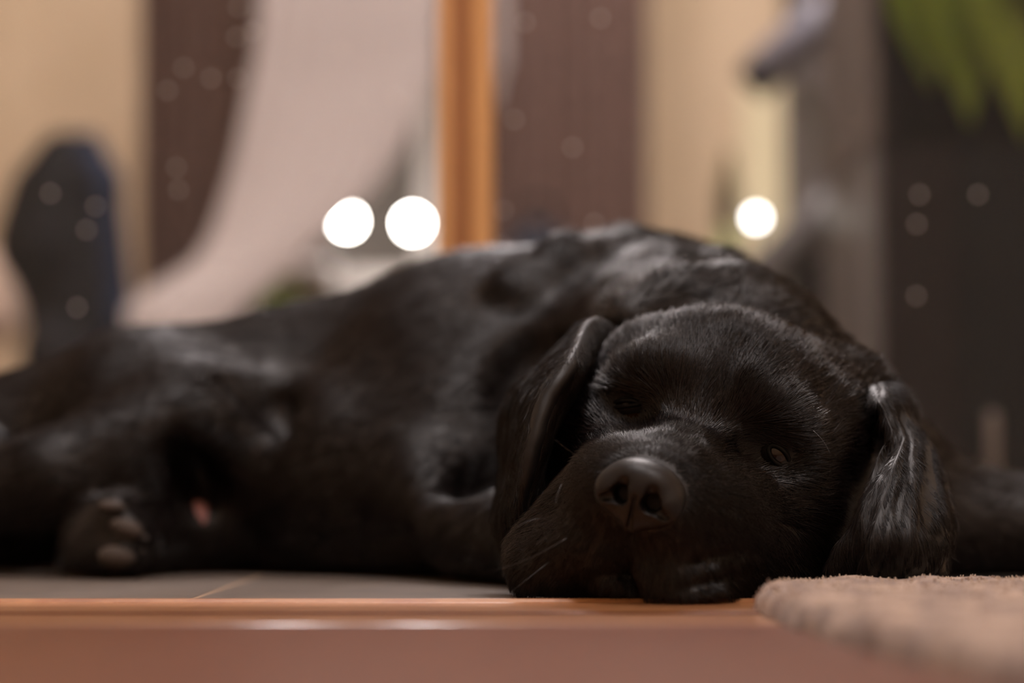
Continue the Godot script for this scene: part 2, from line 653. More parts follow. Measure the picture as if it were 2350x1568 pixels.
func build_back_room() -> void:
	# window: white frame in front of a grey blind, low in the back wall
	var w := thing("window_1", "white framed window with a grey blind between the pale drape and the wooden post", "window", Vector3(-0.3303, 0.4578, -3.8341))
	w.set_meta("kind", "structure")
	var o: MeshInstance3D
	put("blind", box_mesh(Vector3(0.62, 1.5, 0.01), 0.002, Vector3(0, 0.75, 0)), mats.grey_blind, w)
	put("jamb", box_mesh(Vector3(0.05, 1.56, 0.06), 0.006, Vector3(-0.1801, 0.3743, -3.7895) - Vector3(-0.3303, 0.4578, -3.8341) + Vector3(0, 0.75, 0)), mats.white_plastic, w)
	put("jamb", box_mesh(Vector3(0.05, 1.56, 0.06), 0.006, Vector3(-0.32, 0.75, 0.03)), mats.white_plastic, w)
	put("sill", box_mesh(Vector3(0.72, 0.05, 0.12), 0.006, Vector3(0, 0.04, 0.06)), mats.white_plastic, w)
	# radiator under the sill
	var rd := thing("radiator", "white ribbed radiator under the window seen just above the dog's back", "radiator", Vector3(Vector3(-0.2802, 0.3865, -3.6384).x, 0.0, Vector3(-0.2802, 0.3865, -3.6384).z))
	for k in 9:
		put("fin", box_mesh(Vector3(0.05, 0.36, 0.05), 0.012, Vector3((k - 4) * 0.056, 0.2, 0)), mats.white_plastic, rd)
	# lamps glowing in front of the window and by the wall
	var gl := glow("globe_glow", Color(1.0, 0.98, 0.94), 60.0)
	bulb_stand("globe_lamp", "small round glowing lamp nearest the pale drape in front of the window", Vector3(-0.3363, 0.5997, -3.4741), 0.0175, gl)
	bulb_stand("globe_lamp", "small round glowing lamp in front of the window nearest the wooden post", Vector3(-0.2029, 0.5953, -3.4744), 0.0185, gl)
	bulb_stand("globe_lamp", "single small glowing lamp by the cream panel and the beige wall", Vector3(0.4224, 0.5227, -2.7776), 0.0095, glow("globe_glow_faint", Color(1.0, 0.99, 0.97), 17.0))
	# brown curtains
	var c1 := thing("curtain", "dark brown pleated curtain hanging next to the pale drape behind the dark jacket", "curtain")
	put("cloth", curtain([[Vector3(-0.66, 2.0788, -2.7758), Vector3(-0.5609, 2.0788, -2.7758), Vector3(-0.4139, 2.0788, -2.7758)], [Vector3(-0.66, 0.9207, -2.8517), Vector3(-0.5609, 0.9207, -2.8517), Vector3(-0.4139, 0.9207, -2.8517)], [Vector3(-0.66, 0.5347, -2.8771), Vector3(-0.5687, 0.5347, -2.8771), Vector3(-0.4449, 0.5347, -2.8771)], [Vector3(-0.6538, 0.0097, -2.9115), Vector3(-0.5687, 0.0097, -2.9115), Vector3(-0.4758, 0.0097, -2.9115)]], 0.014, 6.0, 90, 24, 0.003), mats.brown_fabric, c1)
	var c2 := thing("curtain", "dark brown pleated curtain between the wooden post and the beige wall", "curtain")
	put("cloth", curtain([[Vector3(-0.0426, 2.0788, -2.7758), Vector3(0.0967, 2.0788, -2.7758), Vector3(0.2414, 2.0788, -2.7758)], [Vector3(-0.0426, 0.9207, -2.8517), Vector3(0.0967, 0.9207, -2.8517), Vector3(0.2414, 0.9207, -2.8517)], [Vector3(-0.0426, 0.4575, -2.8821), Vector3(0.0967, 0.4575, -2.8821), Vector3(0.2414, 0.4575, -2.8821)], [Vector3(-0.0426, 0.0097, -2.9115), Vector3(0.0967, 0.0097, -2.9115), Vector3(0.2437, 0.0097, -2.9115)]], 0.012, 9.0, 120, 12, 0.003), mats.brown_fabric, c2)
	# the pale drape, gathered to the side in a sweep
	var c3 := thing("drape", "pale pinkish beige sheer drape swept sideways to a low tie beside the dark jacket", "curtain")
	put("cloth", curtain([
		[Vector3(-0.4137, 1.937, -2.5045), Vector3(-0.2698, 1.937, -2.5045), Vector3(-0.0971, 1.937, -2.5045)],
		[Vector3(-0.4123, 1.3626, -2.5422), Vector3(-0.2734, 1.3626, -2.5422), Vector3(-0.1058, 1.3626, -2.5422)],
		[Vector3(-0.4166, 0.86, -2.5751), Vector3(-0.2806, 0.86, -2.5751), Vector3(-0.1173, 0.86, -2.5751)],
		[Vector3(-0.4383, 0.694, -2.581), Vector3(-0.3018, 0.6976, -2.5808), Vector3(-0.1365, 0.7227, -2.5791)],
		[Vector3(-0.4688, 0.5486, -2.5755), Vector3(-0.3533, 0.5401, -2.566), Vector3(-0.2075, 0.57, -2.5741)],
		[Vector3(-0.5147, 0.4312, -2.5531), Vector3(-0.4342, 0.4186, -2.5339), Vector3(-0.323, 0.4454, -2.5522)],
		[Vector3(-0.6092, 0.3562, -2.5079), Vector3(-0.5327, 0.3337, -2.4894), Vector3(-0.4411, 0.3318, -2.5095)],
		[Vector3(-0.6162, 0.2781, -2.493), Vector3(-0.552, 0.2706, -2.4835), Vector3(-0.477, 0.2642, -2.4939)],
		[Vector3(-0.6197, 0.0141, -2.5103), Vector3(-0.559, 0.0142, -2.5003), Vector3(-0.4979, 0.0141, -2.5103)]], 0.003, 7.0, 110, 70, 0.002), mats.sheer_fabric, c3)
	# pale strip of the window jamb right of the post
	var c4 := thing("drape", "narrow pale drape edge just showing beside the wooden post in front of the brown curtain", "curtain")
	put("cloth", curtain([[Vector3(-0.0272, 1.9775, -2.582), Vector3(-0.0184, 1.9775, -2.582), Vector3(-0.0088, 1.9775, -2.582)], [Vector3(-0.0272, 0.8773, -2.6542), Vector3(-0.0169, 0.8773, -2.6542), Vector3(-0.0066, 0.8773, -2.6542)], [Vector3(-0.0287, 0.7673, -2.6614), Vector3(-0.0213, 0.7673, -2.6614), Vector3(-0.014, 0.7673, -2.6614)], [Vector3(-0.0404, 0.7013, -2.6657), Vector3(-0.0345, 0.7013, -2.6657), Vector3(-0.0272, 0.7013, -2.6657)]], 0.004, 2.0, 12, 10, 0.002), mats.sheer_fabric, c4)
	# green cushion and white pot at the window
	var pl := thing("potted_plant", "low green leafy plant between the drape's hem and the white pot", "plant", Vector3(Vector3(-0.4834, 0.3966, -3.0865).x, 0.0, Vector3(-0.4834, 0.3966, -3.0865).z))
	leafy(pl, Vector3(-0.4834, 0.4533, -3.0828).y, 0.08, 64, 0.095, 5)
	var wp := thing("flowerpot", "tall white pot in front of the window", "pot", Vector3(Vector3(-0.4117, 0.4211, -3.3856).x, 0, Vector3(-0.4117, 0.4211, -3.3856).z))
	var ph := Vector3(-0.4117, 0.5062, -3.38).y
	put("body", lathe([[0.0, 0.0], [0.042, 0.0], [0.056, ph - 0.03], [0.06, ph - 0.03], [0.062, ph], [0.054, ph], [0.05, ph - 0.03], [0.0, ph - 0.03]]), mats.pot, wp)
	# jacket over a chair at the far side
	build_jacket()
	var cu := thing("cushion", "pale beige cushion at the picture's edge behind the dark jacket", "cushion", Vector3(-0.94, 0.3957, -2.8862))
	put("cover", pillow(Vector3(0.075, 0.085, 0.05)), mats.cushion, cu)
	# dark blue bag at the foot of the second brown curtain
	var bg := thing("bag", "dark slate cloth bag on the floor at the foot of the brown curtain", "bag", Vector3(Vector3(0.0397, 0.3476, -2.4885).x, 0, Vector3(0.0397, 0.3476, -2.4885).z))
	var bt := Vector3(0.0279, 0.4866, -2.4793).y
	put("body", lathe([[0.0, 0.0], [0.07, 0.0], [0.082, bt * 0.4], [0.07, bt * 0.8], [0.04, bt * 0.97], [0.0, bt]], 24), mats.slate_cloth, bg)
	var hs := begin()
	add_tube(hs, [Vector3(-0.03, bt * 0.93, 0.02), Vector3(-0.025, bt + 0.02, 0.02), Vector3(0, bt + 0.03, 0.02), Vector3(0.025, bt + 0.02, 0.02), Vector3(0.03, bt * 0.93, 0.02)], [0.006])
	put("handle", finish(hs), mats.black_rubber, bg)
	build_machine()
	build_cabinet()


func bulb_stand(called: String, label: String, at: Vector3, r: float, g: Material) -> void:
	var t := thing(called, label, "lamp", Vector3(at.x, 0, at.z), "small glowing lamps")
	put("bulb", ball(r), g, t, Vector3(0, at.y, 0))
	var st := begin()
	add_tube(st, [Vector3(0, 0, -0.03), Vector3(0, at.y - 0.05, -0.03), Vector3(0, at.y - 0.02, -0.02), Vector3(0, at.y - r * 0.8, 0)], [0.003])
	put("stem", finish(st), mats.grey_metal, t)
	put("base", lathe([[0.0, 0.012], [0.03, 0.01], [0.04, 0.0], [0.0, 0.0]], 20), mats.grey_metal, t, Vector3(0, 0, -0.03))
	omni(called + "_light", at + Vector3(0, 0, 0), Color(1.0, 0.97, 0.92), 0.004, r)


func pillow(h: Vector3) -> ArrayMesh:
	var st := begin()
	var rows := []
	for i in 17:
		var v := -PI / 2 + PI * i / 16.0
		var row: Array[Vector3] = []
		for k in 28:
			var u := TAU * k / 28
			var cx := cos(v) * cos(u)
			var cz := cos(v) * sin(u)
			var cy := sin(v)
			row.append(Vector3(signf(cx) * pow(absf(cx), 0.6) * h.x, signf(cy) * pow(absf(cy), 0.7) * h.y, cz * h.z))
		rows.append(row)
	add_grid(st, rows, true, false)
	return finish(st)


func leaf_mesh(length: float, width: float, droop: float) -> ArrayMesh:
	# a thin closed blade along +x with a raised midrib, bending down
	var st := begin()
	for side in 2:
		var rows := []
		for i in 9:
			var f := i / 8.0
			var wd := width * 0.5 * sin(pow(f, 0.75) * PI) + 0.0005
			var row: Array[Vector3] = []
			for k in 5:
				var c := (k - 2) / 2.0
				row.append(Vector3(length * f, -droop * length * f * f + absf(c) * wd * 0.35 - side * 0.0012, c * wd))
			rows.append(row)
		add_grid(st, rows, false, side == 0)
	return finish(st)


func leafy(t: Node3D, top: float, spread: float, count: int, length: float, seed_: int) -> void:
	var r := RandomNumberGenerator.new()
	r.seed = seed_
	put("pot", lathe([[0.0, 0.0], [0.05, 0.0], [0.07, top * 0.45], [0.075, top * 0.45], [0.075, top * 0.5], [0.066, top * 0.5], [0.062, top * 0.45], [0.0, top * 0.45]]), mats.soil, t)
	var blade := leaf_mesh(length, length * 0.45, 0.5)
	for i in count:
		var o := put("leaf", blade, mats.leaf_light, t)
		var a := r.randf() * TAU
		var d := r.randf() * spread * 0.5
		o.position = Vector3(cos(a) * d, top * r.randf_range(0.62, 1.0), sin(a) * d)
		o.rotation = Vector3(0, -a + r.randfn(0, 0.5), r.randf_range(-0.2, 0.7))


func build_jacket() -> void:
	var t := thing("jacket", "dark charcoal jacket with a navy side, heaped in a tall hump before the beige wall", "jacket")
	var f := Field.new()
	f.cone(Vector3(-0.7336, 0.59, -2.5728), 0.052, Vector3(-0.7407, 0.4558, -2.5816), 0.088, 0.05)
	f.cone(Vector3(-0.7407, 0.4558, -2.5816), 0.088, Vector3(-0.7157, 0.3558, -2.5881), 0.07, 0.05)
	f.cone(Vector3(-0.7157, 0.3558, -2.5881), 0.07, Vector3(-0.7192, 0.1415, -2.6022), 0.1, 0.05)
	f.cone(Vector3(-0.7843, 0.5513, -2.5954), 0.04, Vector3(-0.8015, 0.4558, -2.5816), 0.035, 0.04)
	f.cone(Vector3(-0.6916, 0.5673, -2.5041), 0.018, Vector3(-0.7177, 0.3492, -2.5084), 0.022, 0.015)
	f.cone(Vector3(-0.7478, 0.5603, -2.5046), 0.018, Vector3(-0.7667, 0.4331, -2.5029), 0.02, 0.015)
	f.cone(Vector3(-0.7387, 0.2794, -2.513), 0.05, Vector3(-0.7317, 0.0698, -2.5267), 0.06, 0.03)
	f.floor_y = 0.001
	put("body", f.mesh(0.012), mats.dark_cloth, t)
	f = Field.new()
	f.cone(Vector3(-0.6959, 0.6149, -2.5611), 0.026, Vector3(-0.6655, 0.5503, -2.5353), 0.03, 0.02)
	f.floor_y = 0.001
	f.cone(Vector3(-0.6655, 0.5503, -2.5353), 0.03, Vector3(-0.6393, 0.3384, -2.5492), 0.026, 0.02)
	f.cone(Vector3(-0.6393, 0.3384, -2.5492), 0.026, Vector3(-0.6407, 0.1406, -2.5622), 0.03, 0.02)
	put("side_panel", f.mesh(0.01), mats.navy_cloth, t)


func build_machine() -> void:
	# taupe and cream panels and a grey frame with a slanting tube
	var a := thing("panel", "tall taupe panel standing behind the slanting tube next to the dark cabinet", "panel", Vector3(Vector3(0.5692, 0.3762, -2.8373).x, 0, Vector3(0.5692, 0.3762, -2.8373).z))
	put("board", box_mesh(Vector3(0.18, 1.5, 0.03), 0.006, Vector3(0, 0.75, 0)), mats.taupe_panel, a)
	var b := thing("cream_screen", "narrow cream panel in front of the beige wall above the single glowing lamp", "panel", Vector3(Vector3(0.46, 0.6258, -2.9713).x, 0, Vector3(0.46, 0.6258, -2.9713).z))
	put("board", box_mesh(Vector3(0.085, Vector3(0.46, 0.7881, -2.9607).y, 0.02), 0.005, Vector3(0, Vector3(0.46, 0.7881, -2.9607).y * 0.5, 0)), mats.cream_panel, b)
	var t := thing("frame_stand", "grey metal stand with slanting tubes beside the beige wall", "stand")
	var st := begin()
	add_tube(st, [Vector3(0.6525, 0.9668, -2.7485), Vector3(0.5362, 0.8409, -2.4561), Vector3(0.3969, 0.7159, -2.4643)], [0.038, 0.038, 0.034], 20)
	put("upper_tube", finish(st), mats.tube_paint, t)
	st = begin()
	add_tube(st, [Vector3(0.4004, 0.7173, -2.4642), Vector3(0.3809, 0.6978, -2.4655)], [0.034, 0.031], 20)
	put("end_cap", finish(st), mats.black_rubber, t)
	st = begin()
	add_tube(st, [Vector3(0.5286, 0.5309, -2.4965), Vector3(0.4796, 0.475, -2.5001), Vector3(0.4096, 0.4051, -2.5047), Vector3(0.3676, 0.3073, -2.5111), Vector3(0.3646, 0.0699, -2.5668)], [0.034, 0.034, 0.034, 0.036, 0.04], 20)
	put("lower_tube", finish(st), mats.grey_metal, t)
	put("gusset", box_mesh(Vector3(0.05, 0.22, 0.03), 0.004, Vector3(0.4831, 0.3986, -2.5853)), mats.black_rubber, t)
	# slim plants by the wall
	var p1 := thing("slim_plant", "slim olive green plant rising by the beige wall left of the single glowing lamp", "plant", Vector3(Vector3(0.3624, 0.3639, -2.6878).x, 0, Vector3(0.3624, 0.3639, -2.6878).z))
	st = begin()
	var h1 := Vector3(0.3624, 0.496, -2.6792).y
	add_tube(st, [Vector3(0, 0, 0), Vector3(0.004, h1 * 0.5, 0), Vector3(0, h1, 0)], [0.02, 0.02, 0.016])
	put("stem", finish(st), mats.leaf, p1)
	st = begin()
	add_tube(st, [Vector3(0, h1, 0), Vector3(0.002, h1 + 0.06, 0), Vector3(0.005, h1 + 0.13, 0)], [0.017, 0.019, 0.004])
	put("spike", finish(st), mats.stem, p1)
	var p2 := thing("leaf_plant", "dark green pointed leaf hanging in front of the taupe panel", "plant", Vector3(0.4678, 0.729, -2.6138))
	var lf := put("leaf", leaf_mesh(0.21, 0.085, 0.1), mats.stem, p2)
	lf.rotation = Vector3(0.9, 0.1, -1.05)


func build_cabinet() -> void:
	var z := Vector3(0.5469, 0.2434, -1.7938).z
	var x0 := Vector3(0.4751, 0.2434, -1.7938).x
	var low := Vector3(0.5189, 0.4976, -1.7771).y
	var t := thing("cabinet", "tall dark brown cabinet with black door, grey side and an open niche added to shade the plant", "cabinet", Vector3(x0, 0, z))
	put("side", box_mesh(Vector3(0.1, low, 0.42), 0.004, Vector3(0.05, low * 0.5, -0.21)), mats.cabinet_dark, t)
	put("door", box_mesh(Vector3(0.6, low, 0.40), 0.004, Vector3(0.402, low * 0.5, -0.21)), mats.black_gloss, t)
	put("niche_shade_side", box_mesh(Vector3(0.018, 2.1 - low, 0.42), 0.003, Vector3(0.009, 1.05 + low * 0.5, -0.21)), mats.cabinet_dark, t)  # side panel added to keep the ceiling light off the leaves
	put("back", box_mesh(Vector3(0.9, 2.1, 0.02), 0.003, Vector3(0.45, 1.05, -0.43)), mats.cabinet_dark, t)
	put("shelf", box_mesh(Vector3(0.9, 0.02, 0.42), 0.003, Vector3(0.45, low + 0.25, -0.21)), mats.cabinet_dark, t)
	put("side_skin", box_mesh(Vector3(0.012, low - 0.012, 0.42), 0.002, Vector3(-0.0062, low * 0.5, -0.21)), mats.grey_metal, t)
	put("side_skin", box_mesh(Vector3(0.012, 2.1 - low, 0.42), 0.002, Vector3(-0.0062, 1.05 + low * 0.5, -0.21)), mats.taupe_panel, t)
	put("top", box_mesh(Vector3(0.9, 0.02, 0.44), 0.003, Vector3(0.45, 2.11, -0.21)), mats.cabinet_dark, t)  # unseen top, added to shade the niche from overhead light
	# a big-leaved plant on the shelf, its leaves hanging down before the niche
	var p := thing("leafy_plant", "dark green plant with large hanging leaves on the shelf of the dark cabinet", "plant", Vector3(x0 + 0.11, low + 0.261, z - 0.1))
	put("pot", lathe([[0.0, 0.0], [0.05, 0.0], [0.066, 0.1], [0.07, 0.1], [0.07, 0.12], [0.0, 0.1]]), mats.black_rubber, p)
	for q in [[-0.045, 0.06, 0.25, 0.105, -1.25, 0.5], [0.0, 0.07, 0.28, 0.11, -1.15, 0.75], [-0.08, 0.05, 0.2, 0.09, -1.3, 0.15], [0.03, 0.09, 0.2, 0.09, -0.6, -0.2], [-0.03, 0.1, 0.16, 0.08, 0.4, 1.4]]:
		var lf := put("leaf", leaf_mesh(q[2], q[3], 0.18), mats.leaf, p)
		lf.position = Vector3(q[0] - 0.01, 0.005, 0.1 + q[1])
		lf.rotation = Vector3(1.35, 0.0, 0.0)
		lf.rotate_z(q[4])
		lf.rotate_y(q[5] * 0.3)
		var stalk := begin()
		add_tube(stalk, [Vector3(q[0] * 0.3, 0.1, 0.0), Vector3(q[0] * 0.7, 0.16, 0.07), lf.position], [0.004])
		put("stalk", finish(stalk), mats.leaf, p)
	# thin grey upright standing in front of the cabinet
	var l := thing("short_post", "short pale grey upright in front of the black cabinet door behind the dog's foreleg", "post", Vector3(Vector3(0.4694, 0.1059, -1.1013).x, 0, Vector3(0.4694, 0.1059, -1.1013).z))
	var lh := Vector3(0.4694, 0.1293, -1.0998).y
	put("shaft", lathe([[0.0, 0.0], [0.0065, 0.0], [0.0065, lh - 0.004], [0.0045, lh], [0.0, lh]], 20), mats.taupe_panel, l)


# ------------------------------------------------------------------ soft bodies from distance fields

class Field:
	var a := PackedVector3Array()
	var ab := PackedVector3Array()
	var inv := PackedFloat32Array()
	var ra := PackedFloat32Array()
	var dr := PackedFloat32Array()
	var ks := PackedFloat32Array()
	var kind := PackedInt32Array()  # 0 cone, 1 ellipsoid; +2 carves
	var bases: Array[Basis] = []
	var rinv := PackedVector3Array()
	var reach := PackedFloat32Array()
	var floor_y := -1e3
	var lo := Vector3(1e3, 1e3, 1e3)
	var hi := Vector3(-1e3, -1e3, -1e3)
	var verts := PackedVector3Array()
	var norms := PackedVector3Array()
	var index := PackedInt32Array()

	func grow(p: Vector3, r: float) -> void:
		lo = lo.min(p - Vector3(r, r, r))
		hi = hi.max(p + Vector3(r, r, r))

	func cone(p: Vector3, r1: float, q: Vector3, r2: float, k: float, carve := false) -> void:
		a.append(p)
		ab.append(q - p)
		inv.append(1.0 / maxf((q - p).length_squared(), 1e-12))
		ra.append(r1)
		dr.append(r2 - r1)
		ks.append(k)
		kind.append(2 if carve else 0)
		bases.append(Basis())
		rinv.append(Vector3.ONE)
		if not carve:
			grow(p, r1 + 0.3 * k)
			grow(q, r2 + 0.3 * k)

	func ball(p: Vector3, r: Vector3, turn: Basis, k: float, carve := false) -> void:
		a.append(p)
		ab.append(Vector3.ZERO)
		inv.append(0.0)
		ra.append(0.0)
		dr.append(0.0)
		ks.append(k)
		kind.append(3 if carve else 1)
		var ri := Vector3(1.0 / r.x, 1.0 / r.y, 1.0 / r.z)
		bases.append(Basis.from_scale(ri) * turn.transposed())
		rinv.append(ri)
		if not carve:
			grow(p, maxf(r.x, maxf(r.y, r.z)) + 0.3 * k)

	func one(i: int, p: Vector3) -> float:
		var pa := p - a[i]
		if kind[i] & 1:
			var q: Vector3 = bases[i] * pa
			var k0 := q.length()
			var k1 := (q * rinv[i]).length()
			return k0 * (k0 - 1.0) / maxf(k1, 1e-6)
		var h := clampf(pa.dot(ab[i]) * inv[i], 0.0, 1.0)
		return (pa - ab[i] * h).length() - ra[i] - dr[i] * h

	func value(p: Vector3, ids: PackedInt32Array) -> float:
		var d := 1e3
		for i in ids:
			var e: float
			var kd := kind[i]
			var pa := p - a[i]
			if kd & 1:
				var q: Vector3 = bases[i] * pa
				var k0 := q.length()
				e = k0 * (k0 - 1.0) / maxf((q * rinv[i]).length(), 1e-6)
			else:
				var h := clampf(pa.dot(ab[i]) * inv[i], 0.0, 1.0)
				e = (pa - ab[i] * h).length() - ra[i] - dr[i] * h
			var k := ks[i]
			if kd < 2:
				var m := k - absf(d - e)
				if m > 0.0:
					d = minf(d, e) - m * m * 0.25 / k
				elif e < d:
					d = e
			else:
				e = -e
				var m2 := k - absf(d - e)
				if m2 > 0.0:
					d = maxf(d, e) + m2 * m2 * 0.25 / k
				elif e > d:
					d = e
		return maxf(d, floor_y - p.y)

	func run(cell: float, box_lo := Vector3(-1e3, -1e3, -1e3), box_hi := Vector3(1e3, 1e3, 1e3)) -> void:
		var l := lo.max(box_lo) - Vector3.ONE * cell * 2.0
		var h := hi.min(box_hi) + Vector3.ONE * cell * 2.0
		var bs := 8
		var nb := Vector3i(((h - l) / (cell * bs)).ceil())
		var nx := nb.x * bs + 1
		var ny := nb.y * bs + 1
		var nz := nb.z * bs + 1
		var grid := PackedFloat32Array()
		grid.resize(nx * ny * nz)
		grid.fill(1.0)
		var all := PackedInt32Array(range(a.size()))
		var half := cell * bs * 0.5
		var diag := half * 1.7321
		var active: Array[Vector3i] = []
		for bz in nb.z:
			for by in nb.y:
				for bx in nb.x:
					var c := l + Vector3(bx, by, bz) * cell * bs + Vector3.ONE * half
					var d := value(c, all)
					if absf(d) > diag * 1.25 + 0.002:
						if d < 0.0:
							for z in bs + 1:
								for y in bs + 1:
									var at := ((bz * bs + z) * ny + by * bs + y) * nx + bx * bs
									for x in bs + 1: grid[at + x] = -1.0
						continue
					active.append(Vector3i(bx, by, bz))
		for b in active:
			var c := l + Vector3(b) * cell * bs + Vector3.ONE * half
			var ids := PackedInt32Array()
			for i in all:
				if absf(one(i, c)) < diag * 1.3 + ks[i] + 0.004 or (kind[i] < 2 and one(i, c) < 0.0):
					ids.append(i)
			for z in bs + 1:
				for y in bs + 1:
					var at := ((b.z * bs + z) * ny + b.y * bs + y) * nx + b.x * bs
					var p := l + Vector3(b.x * bs, b.y * bs + y, b.z * bs + z) * cell
					for x in bs + 1:
						grid[at + x] = value(p, ids)
						p.x += cell
		# surface nets
		var own := {}
		var step := [0, 1, nx, nx + 1, nx * ny, nx * ny + 1, nx * ny + nx, nx * ny + nx + 1]
		for b in active:
			for z in bs:
				for y in bs:
					var at := ((b.z * bs + z) * ny + b.y * bs + y) * nx + b.x * bs
					for x in bs:
						var i := at + x
						var g0 := grid[i]
						var g1 := grid[i + 1]
						var g2 := grid[i + step[2]]
						var g3 := grid[i + step[3]]
						var g4 := grid[i + step[4]]
						var g5 := grid[i + step[5]]
						var g6 := grid[i + step[6]]
						var g7 := grid[i + step[7]]
						var neg := int(g0 < 0.0) + int(g1 < 0.0) + int(g2 < 0.0) + int(g3 < 0.0) + int(g4 < 0.0) + int(g5 < 0.0) + int(g6 < 0.0) + int(g7 < 0.0)
						if neg == 0 or neg == 8: continue
						var s := Vector3.ZERO
						var n := 0
						if (g0 < 0.0) != (g1 < 0.0): s += Vector3(g0 / (g0 - g1), 0, 0); n += 1
						if (g2 < 0.0) != (g3 < 0.0): s += Vector3(g2 / (g2 - g3), 1, 0); n += 1
						if (g4 < 0.0) != (g5 < 0.0): s += Vector3(g4 / (g4 - g5), 0, 1); n += 1
						if (g6 < 0.0) != (g7 < 0.0): s += Vector3(g6 / (g6 - g7), 1, 1); n += 1
						if (g0 < 0.0) != (g2 < 0.0): s += Vector3(0, g0 / (g0 - g2), 0); n += 1
						if (g1 < 0.0) != (g3 < 0.0): s += Vector3(1, g1 / (g1 - g3), 0); n += 1
						if (g4 < 0.0) != (g6 < 0.0): s += Vector3(0, g4 / (g4 - g6), 1); n += 1
						if (g5 < 0.0) != (g7 < 0.0): s += Vector3(1, g5 / (g5 - g7), 1); n += 1
						if (g0 < 0.0) != (g4 < 0.0): s += Vector3(0, 0, g0 / (g0 - g4)); n += 1
						if (g1 < 0.0) != (g5 < 0.0): s += Vector3(1, 0, g1 / (g1 - g5)); n += 1
						if (g2 < 0.0) != (g6 < 0.0): s += Vector3(0, 1, g2 / (g2 - g6)); n += 1
						if (g3 < 0.0) != (g7 < 0.0): s += Vector3(1, 1, g3 / (g3 - g7)); n += 1
						own[i] = verts.size()
						verts.append(l + (Vector3(b.x * bs + x, b.y * bs + y, b.z * bs + z) + s / n) * cell)
						norms.append(Vector3(g1 + g3 + g5 + g7 - g0 - g2 - g4 - g6, g2 + g3 + g6 + g7 - g0 - g1 - g4 - g5, g4 + g5 + g6 + g7 - g0 - g1 - g2 - g3).normalized())
		for i in own:
			var v: int = own[i]
			var g0 := grid[i] < 0.0
			for axis in 3:
				var e: int = step[1] if axis == 0 else step[2] if axis == 1 else step[4]
				if g0 == (grid[i + e] < 0.0): continue
				var s1: int = step[2] if axis == 0 else step[4] if axis == 1 else step[1]
				var s2: int = step[4] if axis == 0 else step[1] if axis == 1 else step[2]
				if not (own.has(i - s1) and own.has(i - s2) and own.has(i - s1 - s2)): continue
				var q1: int = own[i - s1]
				var q2: int = own[i - s1 - s2]
				var q3: int = own[i - s2]
				if g0:
					for w in [v, q2, q1, v, q3, q2]: index.append(w)
				else:
					for w in [v, q1, q2, v, q2, q3]: index.append(w)

	func smooth(times: int) -> void:
		for t in times:
			var sum := PackedVector3Array()
			sum.resize(verts.size())
			var cnt := PackedInt32Array()
			cnt.resize(verts.size())
			for i in range(0, index.size(), 3):
				var x := index[i]
				var y := index[i + 1]
				var z := index[i + 2]
				sum[x] += verts[y] + verts[z]
				sum[y] += verts[x] + verts[z]
				sum[z] += verts[x] + verts[y]
				cnt[x] += 2
				cnt[y] += 2
				cnt[z] += 2
			for i in verts.size():
				if cnt[i]: verts[i] = verts[i].lerp(sum[i] / cnt[i], 0.5)

	func mesh(cell: float) -> ArrayMesh:
		run(cell)
		return made()

	func made() -> ArrayMesh:
		var arr := []
		arr.resize(Mesh.ARRAY_MAX)
		arr[Mesh.ARRAY_VERTEX] = verts
		arr[Mesh.ARRAY_NORMAL] = norms
		arr[Mesh.ARRAY_INDEX] = index
		var m := ArrayMesh.new()
		m.add_surface_from_arrays(Mesh.PRIMITIVE_TRIANGLES, arr)
		return m


# ------------------------------------------------------------------ the dog

# head-local centimetres to world: x towards picture right, y up the brow, z along the muzzle
func hl(x: float, y: float, z: float) -> Vector3:
	return head * (Vector3(x, y, z) * 0.01)


func hcone(f: Field, p: Vector3, r1: float, q: Vector3, r2: float, k: float, carve := false) -> void:
	f.cone(head * (p * 0.01), r1 * 0.01, head * (q * 0.01), r2 * 0.01, k * 0.01, carve)


func hball(f: Field, p: Vector3, r: Vector3, k: float, carve := false, turn := Basis()) -> void:
	f.ball(head * (p * 0.01), r * 0.01, head.basis * turn, k * 0.01, carve)


func build_dog() -> void:
	var lean := Basis(Vector3.RIGHT, deg_to_rad(3.75))
	head = Transform3D(lean * Basis(Vector3.BACK, deg_to_rad(-17.0)) * Basis(Vector3.UP, deg_to_rad(-16.5)), Vector3(0.0902, 0.0831, -0.0054))
	dog = Node3D.new()
	dog.name = "dog"
	add_child(dog)
	tag(dog, "black short-haired dog lying asleep on grey tiles with its chin on the wooden threshold", "dog")
	var body := dog_body()
	var bi := dog_head()
	var ears := dog_ears()
	var lids := dog_lids()
	# one continuous skin: body, head, ears and lids in one surface
	var v := PackedVector3Array()
	var n := PackedVector3Array()
	var ix := PackedInt32Array()
	for f in [body, bi, ears, lids]:
		var at := v.size()
		v.append_array(f.verts)
		n.append_array(f.norms)
		for k in f.index: ix.append(k + at)
	var all := Field.new()
	all.verts = v
	all.norms = n
	all.index = ix
	put("skin", all.made(), mats.coat, dog)
	dog_nose()
	dog_eyes()
	dog_pads()
	dog_fur(body, bi, ears, lids)
	dog_whiskers()


